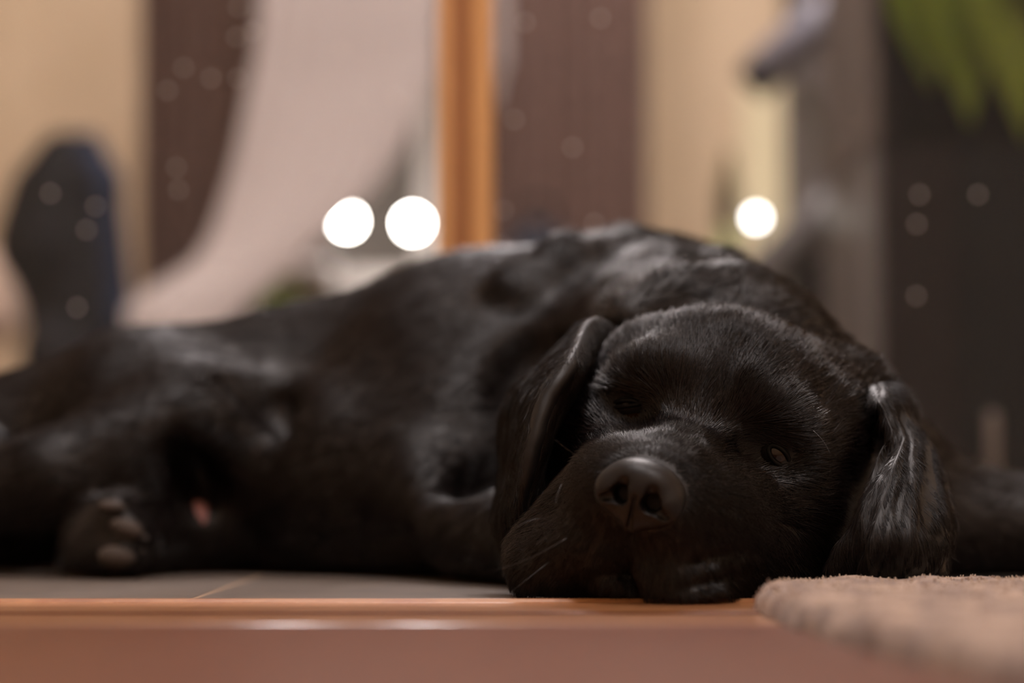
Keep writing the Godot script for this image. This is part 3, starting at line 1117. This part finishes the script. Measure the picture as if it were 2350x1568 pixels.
func dog_body() -> Field:
	var f := Field.new()
	f.floor_y = 0.002
	# trunk
	f.cone(Vector3(0.0885, 0.1168, -0.3991), 0.103, Vector3(-0.0223, 0.1087, -0.4397), 0.096, 0.05)
	f.cone(Vector3(-0.0223, 0.1087, -0.4397), 0.096, Vector3(-0.1424, 0.0917, -0.4508), 0.080, 0.05)
	f.cone(Vector3(-0.1424, 0.0917, -0.4508), 0.080, Vector3(-0.2517, 0.0849, -0.4413), 0.071, 0.04)
	f.cone(Vector3(-0.2517, 0.0849, -0.4413), 0.070, Vector3(-0.3359, 0.062, -0.4327), 0.06, 0.04)
	f.cone(Vector3(-0.3359, 0.062, -0.4327), 0.06, Vector3(-0.4365, 0.0428, -0.434), 0.05, 0.04)
	# chest and belly down to the floor
	f.cone(Vector3(0.0351, 0.0517, -0.3532), 0.065, Vector3(-0.0912, 0.0517, -0.3532), 0.06, 0.05)
	f.cone(Vector3(-0.0912, 0.0517, -0.3532), 0.06, Vector3(-0.1732, 0.046, -0.3837), 0.05, 0.04)
	f.cone(Vector3(-0.0491, 0.0853, -0.351), 0.06, Vector3(-0.0905, 0.0657, -0.3423), 0.05, 0.05)
	# upper hind leg: thigh, then shank out to the side
	f.cone(Vector3(-0.2448, 0.0931, -0.3806), 0.058, Vector3(-0.185, 0.0855, -0.361), 0.048, 0.03)
	f.cone(Vector3(-0.2061, 0.089, -0.3308), 0.044, Vector3(-0.2857, 0.0599, -0.3026), 0.03, 0.02)
	f.cone(Vector3(-0.2857, 0.0599, -0.3026), 0.03, Vector3(-0.3778, 0.041, -0.3038), 0.024, 0.01)
	f.cone(Vector3(-0.3328, 0.0768, -0.3416), 0.018, Vector3(-0.383, 0.0601, -0.3427), 0.018, 0.01)
	# lower hind leg to the paw
	f.cone(Vector3(-0.1818, 0.0403, -0.3841), 0.045, Vector3(-0.2321, 0.0271, -0.3248), 0.028, 0.02)
	f.cone(Vector3(-0.2321, 0.0271, -0.3248), 0.026, Vector3(-0.2419, 0.0228, -0.275), 0.024, 0.015)
	f.ball(Vector3(-0.2437, 0.0229, -0.2669), Vector3(0.026, 0.023, 0.022), Basis(), 0.008)
	f.cone(Vector3(-0.2499, 0.0387, -0.2639), 0.010, Vector3(-0.236, 0.0431, -0.2486), 0.0085, 0.006)
	f.cone(Vector3(-0.2471, 0.0296, -0.2595), 0.011, Vector3(-0.2263, 0.0296, -0.2445), 0.009, 0.006)
	f.cone(Vector3(-0.249, 0.0153, -0.2604), 0.012, Vector3(-0.2307, 0.0136, -0.2455), 0.0115, 0.006)
	f.cone(Vector3(-0.2591, 0.0309, -0.2644), 0.009, Vector3(-0.2608, 0.0153, -0.2604), 0.009, 0.006)
	f.cone(Vector3(-0.2613, 0.0173, -0.2603), 0.008, Vector3(-0.265, 0.0076, -0.2559), 0.006, 0.005)
	# foreleg folded under
	f.cone(Vector3(0.0014, 0.107, -0.3296), 0.06, Vector3(-0.0444, 0.0572, -0.2928), 0.046, 0.035)
	f.cone(Vector3(-0.0465, 0.0492, -0.2782), 0.036, Vector3(-0.0165, 0.0279, -0.2145), 0.031, 0.012)
	f.cone(Vector3(-0.0165, 0.0279, -0.2145), 0.031, Vector3(0.0366, 0.0156, -0.1251), 0.026, 0.012)
	f.cone(Vector3(-0.0503, 0.0466, -0.2734), 0.033, Vector3(-0.0578, 0.0223, -0.295), 0.03, 0.02)
	# neck and far shoulder
	f.cone(Vector3(0.1241, 0.1108, -0.169), 0.062, Vector3(0.0873, 0.116, -0.3791), 0.098, 0.03)
	f.cone(Vector3(0.136, 0.1042, -0.1895), 0.055, Vector3(0.212, 0.0637, -0.2723), 0.046, 0.03)
	f.cone(Vector3(0.212, 0.0624, -0.2724), 0.046, Vector3(0.2637, 0.0312, -0.2744), 0.036, 0.02)
	f.cone(Vector3(0.2637, 0.0312, -0.2744), 0.036, Vector3(0.3749, 0.0256, -0.2648), 0.033, 0.02)
	f.cone(Vector3(0.0817, 0.0469, -0.2032), 0.05, Vector3(0.1949, 0.0394, -0.2037), 0.045, 0.03)
	f.cone(Vector3(0.0328, 0.1457, -0.3721), 0.058, Vector3(-0.0384, 0.1212, -0.3687), 0.062, 0.03)
	# rolls of loose skin over the shoulder and nape
	chain(f, [Vector3(-0.0433, 0.1215, -0.3437), Vector3(-0.018, 0.1487, -0.3319), Vector3(0.0069, 0.1732, -0.3252), Vector3(0.0376, 0.1935, -0.3339), Vector3(0.0753, 0.2044, -0.3633), Vector3(0.1233, 0.2022, -0.3935)], [0.020, 0.023, 0.024, 0.023, 0.021, 0.015], 0.007)
	chain(f, [Vector3(0.0415, 0.1507, -0.2816), Vector3(0.0683, 0.1694, -0.2804), Vector3(0.0934, 0.1842, -0.2944), Vector3(0.1318, 0.1861, -0.3144), Vector3(0.1648, 0.1655, -0.3157), Vector3(0.1828, 0.141, -0.2973)], [0.014, 0.018, 0.020, 0.020, 0.018, 0.014], 0.006)
	chain(f, [Vector3(0.0665, 0.1473, -0.1465), Vector3(0.0938, 0.1585, -0.1558), Vector3(0.1245, 0.1603, -0.1708), Vector3(0.1547, 0.1466, -0.1867), Vector3(0.1772, 0.1254, -0.1881), Vector3(0.1996, 0.1018, -0.1896)], [0.017, 0.02, 0.021, 0.02, 0.018, 0.014], 0.012)
	chain(f, [Vector3(-0.0068, 0.128, -0.3082), Vector3(-0.023, 0.1004, -0.2999), Vector3(-0.0363, 0.076, -0.2915)], [0.016, 0.018, 0.016], 0.012)
	# creases: groin fold, elbow hollow
	chain(f, [Vector3(-0.1695, 0.1205, -0.3237), Vector3(-0.148, 0.1042, -0.3298), Vector3(-0.1277, 0.071, -0.3219), Vector3(-0.1097, 0.0302, -0.3045)], [0.008, 0.01, 0.01, 0.008], 0.02, true)
	f.ball(Vector3(0.0125, 0.1299, -0.2679), Vector3(0.024, 0.03, 0.03), Basis(Vector3.BACK, -0.5), 0.02, true)
	f.ball(Vector3(-0.0179, 0.0519, -0.228), Vector3(0.018, 0.016, 0.03), Basis(), 0.022, true)
	f.ball(Vector3(-0.1977, 0.0626, -0.3024), Vector3(0.016, 0.024, 0.04), Basis(Vector3.BACK, 0.5), 0.02, true)
	f.run(0.0075)
	return f


func chain(f: Field, p: Array, r: Array, k: float, carve := false) -> void:
	for i in p.size() - 1:
		f.cone(p[i], r[i], p[i + 1], r[i + 1], k, carve)


func dog_head() -> Field:
	var f := Field.new()
	f.floor_y = 0.0026
	hball(f, Vector3(0, 1.2, -7.0), Vector3(6.5, 5.3, 6.5), 1.0)
	for s in [-1.0, 1.0]:
		hball(f, Vector3(s * 2.6, 1.7, -2.0), Vector3(2.5, 1.6, 2.0), 1.5)
		hball(f, Vector3(s * 4.6, -2.6, -5.5), Vector3(2.9, 4.0, 4.8), 2.0)
		hball(f, Vector3(s * 5.2, 1.0, -7.5), Vector3(2.0, 3.4, 3.6), 1.5)
	hcone(f, Vector3(0, -1.5, -1.0), 2.5, Vector3(0, -3.1, 5.4), 2.0, 1.7)
	for s in [-1.0, 1.0]:
		hball(f, Vector3(s * 1.35, -4.0, 3.6), Vector3(2.5, 2.65, 3.9), 1.2)
		hball(f, Vector3(s * 2.5, -4.0, 2.2), Vector3(2.2, 2.5, 3.6), 1.2)
		hcone(f, Vector3(s * 3.0, -2.9, 0.2), 1.9, Vector3(s * 4.4, -3.2, -3.5), 2.8, 1.4)
		hcone(f, Vector3(s * 1.5, -4.6, 4.7), 2.15, Vector3(s * 1.9, -6.2, 4.7), 1.95, 0.5)
	# lower jaw
	hball(f, Vector3(-0.9, -8.0, 3.6), Vector3(1.7, 1.1, 2.2), 0.25)
	hball(f, Vector3(-2.2, -8.6, 3.0), Vector3(1.9, 1.3, 2.0), 0.3)
	hball(f, Vector3(0.0, -6.4, -1.0), Vector3(3.6, 3.0, 5.0), 0.8)
	# upper lips: one spreads over the strip, the other folds back along the floor
	hcone(f, Vector3(-1.9, -6.0, 4.6), 1.95, Vector3(-4.3, -8.5, 3.7), 1.75, 0.5)
	hcone(f, Vector3(-3.4, -5.6, 2.2), 2.2, Vector3(-4.7, -8.0, 1.7), 2.1, 1.0)
	hcone(f, Vector3(1.9, -6.0, 4.7), 1.95, Vector3(2.6, -7.2, 4.7), 1.7, 0.4)
	hcone(f, Vector3(2.6, -7.2, 4.7), 1.7, Vector3(5.3, -6.1, -1.0), 1.9, 0.7)
	hcone(f, Vector3(3.0, -4.4, 3.0), 2.2, Vector3(5.2, -4.6, -3.0), 2.2, 1.0)
	f.ball(Vector3(0.1638, 0.1032, -0.1144), Vector3(0.036, 0.029, 0.045), Basis(Vector3.BACK, -0.6), 0.022)
	f.cone(Vector3(0.183, 0.1044, -0.1043), 0.020, Vector3(0.1965, 0.0913, -0.0951), 0.015, 0.016)
	# furrow of the brow, stop, philtrum, lip folds
	hcone(f, Vector3(0, 0.9, 0.9), 0.7, Vector3(0, 4.4, -1.0), 0.5, 1.4, true)
	hcone(f, Vector3(0, -4.8, 6.6), 0.22, Vector3(-0.15, -7.0, 6.2), 0.26, 0.3, true)
	for q in [[2.6, -6.0, 6.9, 4.9, -4.6, 4.2], [2.9, -7.0, 6.8, 5.4, -5.4, 3.6]]:
		hcone(f, Vector3(q[0], q[1], q[2]), 0.12, Vector3(q[3], q[4], q[5]), 0.16, 0.5, true)
	# lower lid and tear corner of the half-closed eye
	f.cone(Vector3(0.0464, 0.0907, -0.0155), 0.003, Vector3(0.0581, 0.0903, -0.008), 0.003, 0.006)
	f.ball(Vector3(0.0646, 0.0935, -0.0088), Vector3(0.0034, 0.004, 0.0034), Basis(), 0.005)
	# hollows round the eyes
	for s in [-1.0, 1.0]:
		hball(f, Vector3(s * 3.7, -0.1, 0.0), Vector3(1.5, 1.0, 1.1), 0.9, true)
	f.run(0.0025)
	return f


func sheet(net: Array, nu: int, nv: int, thick: float, ripple: float, ripples: float, seed_: int) -> Array:
	# a flap from a net of control points: rows from root to tip, columns from back edge to front edge
	var rows := []
	var noise := FastNoiseLite.new()
	noise.seed = seed_
	noise.frequency = 1.0
	var mid := []
	for j in nv + 1:
		var f := float(j) / nv
		var row: Array[Vector3] = []
		for i in nu + 1:
			var u := float(i) / nu
			var col := []
			for r in net: col.append(spline(r, u))
			row.append(spline(col, f))
		mid.append(row)
	for j in nv + 1:
		var ring: Array[Vector3] = []
		var under: Array[Vector3] = []
		var f := float(j) / nv
		for i in nu + 1:
			var u := float(i) / nu
			var p: Vector3 = mid[j][i]
			var du: Vector3 = mid[j][mini(i + 1, nu)] - mid[j][maxi(i - 1, 0)]
			var dv: Vector3 = mid[mini(j + 1, nv)][i] - mid[maxi(j - 1, 0)][i]
			var n := dv.cross(du).normalized()
			var w := ripple * noise.get_noise_2d(u * ripples, f * 1.6) * smoothstep(0.1, 0.4, f)
			var edge := sqrt(clampf(minf(u, 1.0 - u) / 0.07, 0.02, 1.0)) * sqrt(clampf((1.0 - f) / 0.05, 0.02, 1.0))
			ring.append(p + n * (w + thick * 0.5 * edge))
			under.append(p + n * (w - thick * 0.5 * edge))
		under.reverse()
		ring.append_array(under)
		rows.append(ring)
	return rows


func dog_ears() -> Field:
	var st := begin()
	# columns: back edge, middle, rim, inner edge
	var one := [
		[Vector3(0.0408, 0.1425, -0.1368), Vector3(0.0432, 0.1434, -0.1167), Vector3(0.0459, 0.1432, -0.1017), Vector3(0.0552, 0.14, -0.112)],
		[Vector3(0.03, 0.1339, -0.1374), Vector3(0.0348, 0.1364, -0.0972), Vector3(0.0381, 0.1369, -0.0691), Vector3(0.0501, 0.1339, -0.1023)],
		[Vector3(0.0102, 0.1149, -0.1286), Vector3(0.0204, 0.1181, -0.0683), Vector3(0.0285, 0.1151, -0.0234), Vector3(0.0384, 0.1129, -0.0656)],
		[Vector3(-0.0017, 0.1027, -0.1194), Vector3(0.0083, 0.1025, -0.0593), Vector3(0.0166, 0.0973, -0.0115), Vector3(0.0292, 0.0969, -0.0597)],
		[Vector3(-0.0066, 0.085, -0.1206), Vector3(0.0025, 0.0846, -0.0605), Vector3(0.0103, 0.0789, -0.0057), Vector3(0.0217, 0.0789, -0.0558)],
		[Vector3(-0.0059, 0.0637, -0.1119), Vector3(0.0002, 0.0637, -0.0518), Vector3(0.0066, 0.0633, -0.0067), Vector3(0.0162, 0.061, -0.052)],
		[Vector3(-0.0087, 0.0395, -0.0935), Vector3(-0.0033, 0.0412, -0.0433), Vector3(0.0026, 0.0419, -0.0132), Vector3(0.013, 0.0412, -0.0433)],
		[Vector3(-0.0052, 0.0248, -0.0844), Vector3(0.0002, 0.0258, -0.0443), Vector3(0.0048, 0.0273, -0.0241), Vector3(0.0108, 0.0281, -0.0391)],
		[Vector3(0.0011, 0.0141, -0.0651), Vector3(0.0033, 0.0137, -0.0501), Vector3(0.0055, 0.0145, -0.04), Vector3(0.0072, 0.0171, -0.0398)]]
	add_grid(st, sheet(one, 30, 70, 0.005, 0.003, 5.0, 4), true, true)
	# columns: front edge to back edge
	var two := [
		[Vector3(0.1892, 0.1065, -0.0991), Vector3(0.1951, 0.1102, -0.1039), Vector3(0.2033, 0.1112, -0.1138), Vector3(0.2126, 0.1092, -0.134)],
		[Vector3(0.1849, 0.0981, -0.0445), Vector3(0.1902, 0.1021, -0.0493), Vector3(0.1998, 0.1029, -0.0693), Vector3(0.2137, 0.0999, -0.1096)],
		[Vector3(0.1855, 0.0878, -0.0312), Vector3(0.1919, 0.0906, -0.038), Vector3(0.2013, 0.0897, -0.0601), Vector3(0.2165, 0.0858, -0.1055)],
		[Vector3(0.1856, 0.0751, -0.023), Vector3(0.1942, 0.0776, -0.0289), Vector3(0.2042, 0.0769, -0.0459), Vector3(0.2212, 0.0705, -0.0965)],
		[Vector3(0.1788, 0.0608, -0.0119), Vector3(0.1877, 0.0629, -0.0048), Vector3(0.2019, 0.0619, -0.0219), Vector3(0.2252, 0.0566, -0.0773)],
		[Vector3(0.1696, 0.0448, -0.0029), Vector3(0.1802, 0.0459, 0.0102), Vector3(0.1994, 0.0469, -0.0028), Vector3(0.2256, 0.041, -0.0533)],
		[Vector3(0.1606, 0.0289, -0.004), Vector3(0.1736, 0.0294, 0.0211), Vector3(0.1962, 0.0302, 0.0111), Vector3(0.2243, 0.028, -0.0441)],
		[Vector3(0.1543, 0.0182, -0.0047), Vector3(0.1703, 0.0168, 0.0153), Vector3(0.1924, 0.0156, 0.0102), Vector3(0.2151, 0.0154, -0.0249)],
		[Vector3(0.1555, 0.0115, -0.0051), Vector3(0.171, 0.0087, 0.0097), Vector3(0.1899, 0.0087, 0.0097), Vector3(0.2076, 0.0098, -0.0153)]]
	add_grid(st, sheet(two, 44, 70, 0.005, 0.007, 5.5, 8), true, false)
	return from_tool(st)


func from_tool(st: SurfaceTool) -> Field:
	st.index()
	st.generate_normals()
	var arr := st.commit_to_arrays()
	var f := Field.new()
	f.verts = arr[Mesh.ARRAY_VERTEX]
	f.norms = arr[Mesh.ARRAY_NORMAL]
	f.index = arr[Mesh.ARRAY_INDEX]
	return f


# eyes: side, centre (head cm), tilt, half width, upper and lower opening
func eye_list() -> Array:
	return [[-1.0, Vector3(-3.75, 0.1, -2.3), 0.36, 0.75, 0.12, 0.06], [1.0, Vector3(3.75, -0.05, -2.3), -0.5, 0.56, 0.27, 0.30]]


func dog_lids() -> Field:
	var st := begin()
	for e in eye_list():
		var c: Vector3 = e[1]
		# the lids look along the face, turned outwards a little
		var turn := Basis(Vector3.UP, e[0] * 0.30) * Basis(Vector3.BACK, e[2])
		var rows := []
		for j in 12:
			var t := j / 11.0
			var row: Array[Vector3] = []
			for k in 40:
				var a := TAU * k / 40
				var up: float = e[4] if sin(a) > 0.0 else e[5]
				var x0: float = e[3] * cos(a)
				var y0: float = up * sin(a)
				var x1 := 1.75 * cos(a)
				var y1 := 1.45 * sin(a)
				var g := pow(t, 1.2)
				var x := lerpf(x0, x1, g)
				var y := lerpf(y0, y1, g)
				var r := 1.345 if j == 1 or j == 2 else 1.285 if j == 0 else 1.34 - 0.08 * t
				var flat := sqrt(x * x + y * y)
				var z := lerpf(sqrt(maxf(r * r - minf(flat, r * 0.96) ** 2, 0.0)), 0.62, smoothstep(0.25, 1.0, t))
				row.append(head * ((c + turn * Vector3(x, y, z)) * 0.01))
			rows.append(row)
		add_grid(st, rows, true, false)
	return from_tool(st)


func dog_eyes() -> void:
	for e in eye_list():
		# wet black rim of the lids
		var line := []
		var turn0 := Basis(Vector3.UP, e[0] * 0.30) * Basis(Vector3.BACK, e[2])
		for k in 33:
			var a := TAU * k / 32
			var x: float = (e[3] + 0.06) * cos(a)
			var y: float = ((e[4] if sin(a) > 0.0 else e[5]) + 0.06) * sin(a)
			line.append(head * ((e[1] + turn0 * Vector3(x, y, sqrt(1.305 * 1.305 - x * x - y * y))) * 0.01))
		var rim := begin()
		add_tube(rim, line, [0.0013], 8, false)
		put("eye_rim", finish(rim), mats.rim_skin, dog)
		var st := begin()
		var rows := []
		var cols := []
		for j in 25:
			var v := PI * j / 24.0
			var row: Array[Vector3] = []
			for k in 32:
				var u := TAU * k / 32
				row.append(Vector3(sin(v) * cos(u), sin(v) * sin(u), cos(v)) * 0.0126)
			rows.append(row)
			var deg := rad_to_deg(v)
			cols.append(Color(0.004, 0.003, 0.003) if deg < 13 else Color(0.022, 0.009, 0.0035) if deg < 32 else Color(0.012, 0.006, 0.004) if deg < 40 else Color(0.03, 0.022, 0.02))
		for i in 24:
			for k in 32:
				var k2 := (k + 1) % 32
				for q in [[i, k], [i, k2], [i + 1, k2], [i, k], [i + 1, k2], [i + 1, k]]:
					st.set_color(cols[q[0]])
					st.add_vertex(rows[q[0]][q[1]])
		st.generate_normals()
		var o := put("eye", st.commit(), mats.eye, dog)
		var turn := Basis(Vector3.UP, e[0] * 0.12 + 0.1) * Basis(Vector3.RIGHT, 0.12)
		o.transform = Transform3D(head.basis * turn, head * ((e[1] as Vector3) * 0.01))


func dog_nose() -> void:
	var f := Field.new()
	var c := Vector3(0, -3.3, 7.5)
	hball(f, c, Vector3(2.05, 1.45, 1.3), 0.2)
	for s in [-1.0, 1.0]:
		hball(f, c + Vector3(s * 1.28, -0.35, 0.5), Vector3(0.84, 0.92, 0.75), 0.35)
	hball(f, c + Vector3(0, 0.45, 0.6), Vector3(1.3, 0.8, 0.8), 0.5)
	hcone(f, c + Vector3(0, -0.2, 0.85), 0.55, c + Vector3(0, -1.5, 0.2), 0.5, 0.5)
	hball(f, c + Vector3(0, -1.15, 0.05), Vector3(1.45, 0.55, 0.8), 0.4)
	for s in [-1.0, 1.0]:
		hcone(f, c + Vector3(s * 0.70, 0.12, 1.4), 0.27, c + Vector3(s * 0.76, -0.42, 1.2), 0.44, 0.14, true)
		hcone(f, c + Vector3(s * 0.78, -0.50, 1.2), 0.36, c + Vector3(s * 1.5, -0.80, 0.95), 0.17, 0.2, true)
		hcone(f, c + Vector3(s * 0.76, -0.42, 1.2), 0.43, c + Vector3(s * 0.6, -0.1, -1.8), 0.3, 0.14, true)
	hcone(f, c + Vector3(0, -0.3, 1.44), 0.05, c + Vector3(0, -2.1, 0.36), 0.16, 0.14, true)
	f.run(0.0007)
	put("nose", f.made(), mats.nose_leather, dog)


func dog_pads() -> void:
	for q in [[Vector3(-0.2378, 0.0434, -0.2416), 0.0085, 0.0038, -0.1], [Vector3(-0.2283, 0.0303, -0.2394), 0.0105, 0.0058, -0.35], [Vector3(-0.2339, 0.0138, -0.2385), 0.0115, 0.0066, -0.1]]:
		var f := Field.new()
		f.ball(q[0], Vector3(q[1], q[2], 0.006), Basis(Vector3.BACK, q[3]), 0.001)
		put("paw_pad", f.mesh(0.001), mats.pad, dog)
	for q in [[Vector3(-0.2183, 0.0244, -0.2498), 0.0024], [Vector3(-0.2204, 0.0161, -0.2504), 0.0026]]:
		var st := begin()
		var p: Vector3 = q[0]
		add_tube(st, [p + Vector3(-0.012, 0.001, -0.01), p + Vector3(-0.004, 0.001, -0.002), p + Vector3(0, 0, 0.002), p + Vector3(0.001, -0.001, 0.004)], [q[1], q[1], q[1] * 0.8, 0.0003], 8)
		put("claw", finish(st), mats.pad, dog)
	var fs := Field.new()
	fs.ball(Vector3(-0.1974, 0.0339, -0.3314), Vector3(0.0102, 0.0135, 0.012), Basis(Vector3.BACK, 0.4), 0.002)
	put("bare_skin", fs.mesh(0.0015), mats.pink_skin, dog)


# ------------------------------------------------------------------ fur

func hair_mesh(radius: float, bend: float) -> ArrayMesh:
	var pts := []
	var rad := []
	for i in 6:
		var t := i / 5.0
		pts.append(Vector3(0, t, -bend * t * t))
		rad.append(radius * (1.0 - t * t) + radius * 0.06)
	var st := begin()
	add_tube(st, pts, rad, 3, false)
	return finish(st)


func scatter(called: String, f: Field, count: int, hair: ArrayMesh, rule: Callable) -> void:
	# rule(p, n) -> [weight, length, lift, flow direction] decides where hair grows and how it lies
	var tris := f.index.size() / 3
	var sum := PackedFloat32Array()
	sum.resize(tris)
	var total := 0.0
	var eye := Vector3(0, 0.0537, 1.1)
	for t in tris:
		var a := f.verts[f.index[t * 3]]
		var b := f.verts[f.index[t * 3 + 1]]
		var c := f.verts[f.index[t * 3 + 2]]
		var n := f.norms[f.index[t * 3]]
		var mid := (a + b + c) / 3.0
		if n.dot((eye - mid).normalized()) > -0.45:
			total += (b - a).cross(c - a).length() * float(rule.call(mid, n)[0])
		sum[t] = total
	var mm := MultiMesh.new()
	mm.transform_format = MultiMesh.TRANSFORM_3D
	mm.use_colors = true
	mm.mesh = hair
	mm.instance_count = count
	var clump := FastNoiseLite.new()
	clump.seed = 31
	clump.frequency = 60.0
	var t := 0
	for i in count:
		# stratified over the running sum, so neighbours stay evenly spread
		var x := total * (i + rng.randf()) / count
		while t < tris - 1 and sum[t] < x: t += 1
		var i0 := f.index[t * 3]
		var i1 := f.index[t * 3 + 1]
		var i2 := f.index[t * 3 + 2]
		var u := rng.randf()
		var v := rng.randf()
		if u + v > 1.0:
			u = 1.0 - u
			v = 1.0 - v
		var p := f.verts[i0] + (f.verts[i1] - f.verts[i0]) * u + (f.verts[i2] - f.verts[i0]) * v
		var n := (f.norms[i0] * (1.0 - u - v) + f.norms[i1] * u + f.norms[i2] * v).normalized()
		var r: Array = rule.call(p, n)
		var flow: Vector3 = r[3]
		flow = (flow - n * flow.dot(n)).normalized()
		var side := n.cross(flow)
		flow = (flow + side * (rng.randfn(0.0, 0.11) + 0.55 * clump.get_noise_3dv(p) + 0.3 * clump.get_noise_3dv(p * 3.1))).normalized()
		var lift: float = r[2] + rng.randfn(0.0, 0.06)
		var d := (flow * cos(lift) + n * sin(lift)).normalized()
		var zz := (n - d * n.dot(d)).normalized()
		var xx := d.cross(zz)
		var ln: float = r[1] * rng.randf_range(0.65, 1.2)
		mm.set_instance_transform(i, Transform3D(Basis(xx * ln, d * ln, zz * ln), p - n * 0.0004))
		var g := rng.randf_range(0.55, 1.25)
		mm.set_instance_color(i, Color(g, g * rng.randf_range(0.94, 1.0), g * rng.randf_range(0.9, 1.0)))
	var o := MultiMeshInstance3D.new()
	o.name = called
	o.multimesh = mm
	o.material_override = mats.fur
	dog.add_child(o, true)
	tag(o, "", "", "", "stuff")


func dog_fur(body: Field, face: Field, ears: Field, lids: Field) -> void:
	var inv := head.affine_inverse()
	var hb := head.basis
	var eyes := eye_list()
	var pores := FastNoiseLite.new()
	pores.seed = 12
	pores.frequency = 1.6
	var face_rule := func(p: Vector3, n: Vector3) -> Array:
		var q: Vector3 = (inv * p) * 100.0
		var w := 1.0
		if p.y < 0.0045: w = 0.0
		var nose := (q - Vector3(0, -3.4, 7.6)) / Vector3(2.0, 1.7, 2.2)
		if nose.length() < 1.0: w = 0.0
		for e in eyes:
			var d: Vector3 = q - (e[1] as Vector3)
			if Vector2(d.x * 0.8, d.y).length() < 0.75: w = 0.0
		if p.distance_to(Vector3(0.0615, 0.0934, -0.0068)) < 0.0075: w = 0.0
		# short velvet on the muzzle, longer on brow and cheeks; hair flows away from the nose
		var back := clampf((5.8 - q.z) / 6.5, 0.0, 1.0)
		var ln := lerpf(0.0062, 0.0135, back)
		var src := Vector3(0, -2.3, 7.8) if q.z > 1.0 or q.y < -1.5 else Vector3(0, -2.6, 3.0)
		var flow: Vector3 = hb * (q - src).normalized()
		if q.y < -3.0: flow += Vector3(0, -0.5, 0)
		w *= lerpf(1.7, 1.0, back)
		if q.z > 2.5 and q.y < -4.6: w *= 0.25 + 1.5 * smoothstep(-0.1, 0.25, pores.get_noise_3dv(q))
		return [w, ln, lerpf(0.5, 0.36, back), flow]
	scatter("fur", face, 115000, hair_mesh(0.0155, 0.24), face_rule)
	var ear_rule := func(p: Vector3, n: Vector3) -> Array:
		return [1.0, 0.0085, 0.25, Vector3(signf(p.x - 0.09) * 0.12, -1, 0.05)]
	scatter("fur", ears, 60000, hair_mesh(0.013, 0.25), ear_rule)
	var lid_rule := func(p: Vector3, n: Vector3) -> Array:
		var q: Vector3 = (inv * p) * 100.0
		var c: Vector3 = eyes[0][1] if q.x < 0.0 else eyes[1][1]
		var d := Vector2(q.x - c.x, q.y - c.y)
		return [smoothstep(0.5, 0.8, d.length()), lerpf(0.002, 0.006, smoothstep(0.6, 1.3, d.length())), 0.45, hb * (Vector3(d.x, d.y * 0.6, -0.3) + (q - Vector3(0, -2.0, 5.0)).normalized())]
	scatter("fur", lids, 9000, hair_mesh(0.014, 0.25), lid_rule)
	var body_rule := func(p: Vector3, n: Vector3) -> Array:
		var w := 1.0 if p.y > 0.006 else 0.0
		if p.distance_to(Vector3(-0.2354, 0.0272, -0.2496)) < 0.034: w *= 0.12
		if p.distance_to(Vector3(-0.1971, 0.0339, -0.3294)) < 0.02: w = 0.0
		var flow := Vector3(-1.0, -0.45, 0.15)
		if p.x > 0.05: flow = Vector3(0.35, -0.3, -1.0)
		return [w, 0.013, 0.17, flow]
	scatter("fur", body, 85000, hair_mesh(0.021, 0.14), body_rule)


func dog_whiskers() -> void:
	for q in [
		[Vector3(0.0176, 0.0392, 0.0518), Vector3(0.01, 0.0423, 0.062), Vector3(0.001, 0.0354, 0.0666)],
		[Vector3(0.025, 0.0313, 0.0613), Vector3(0.008, 0.0205, 0.0656), Vector3(-0.009, 0.0165, 0.0654)],
		[Vector3(0.0345, 0.0665, 0.0486), Vector3(0.0272, 0.0704, 0.0589), Vector3(0.0201, 0.0764, 0.0593)],
		[Vector3(0.0232, 0.0563, 0.0529), Vector3(0.0193, 0.0493, 0.0675), Vector3(0.0203, 0.0454, 0.0672)],
		[Vector3(0.0173, 0.0199, 0.0455), Vector3(0.003, 0.0091, 0.0548), Vector3(-0.002, 0.0051, 0.0546)],
		[Vector3(0.1448, 0.0827, 0.0096), Vector3(0.1497, 0.0771, 0.0242), Vector3(0.1511, 0.0698, 0.0288)]]:
		var pts := []
		var rad := []
		for i in 13:
			var t := i / 12.0
			pts.append((q[0] as Vector3).lerp(q[1], t).lerp((q[1] as Vector3).lerp(q[2], t), t))
			rad.append(0.00006 * (1.0 - t) + 0.00003)
		var st := begin()
		add_tube(st, pts, rad, 5)
		put("whisker", finish(st), mats.whisker, dog)
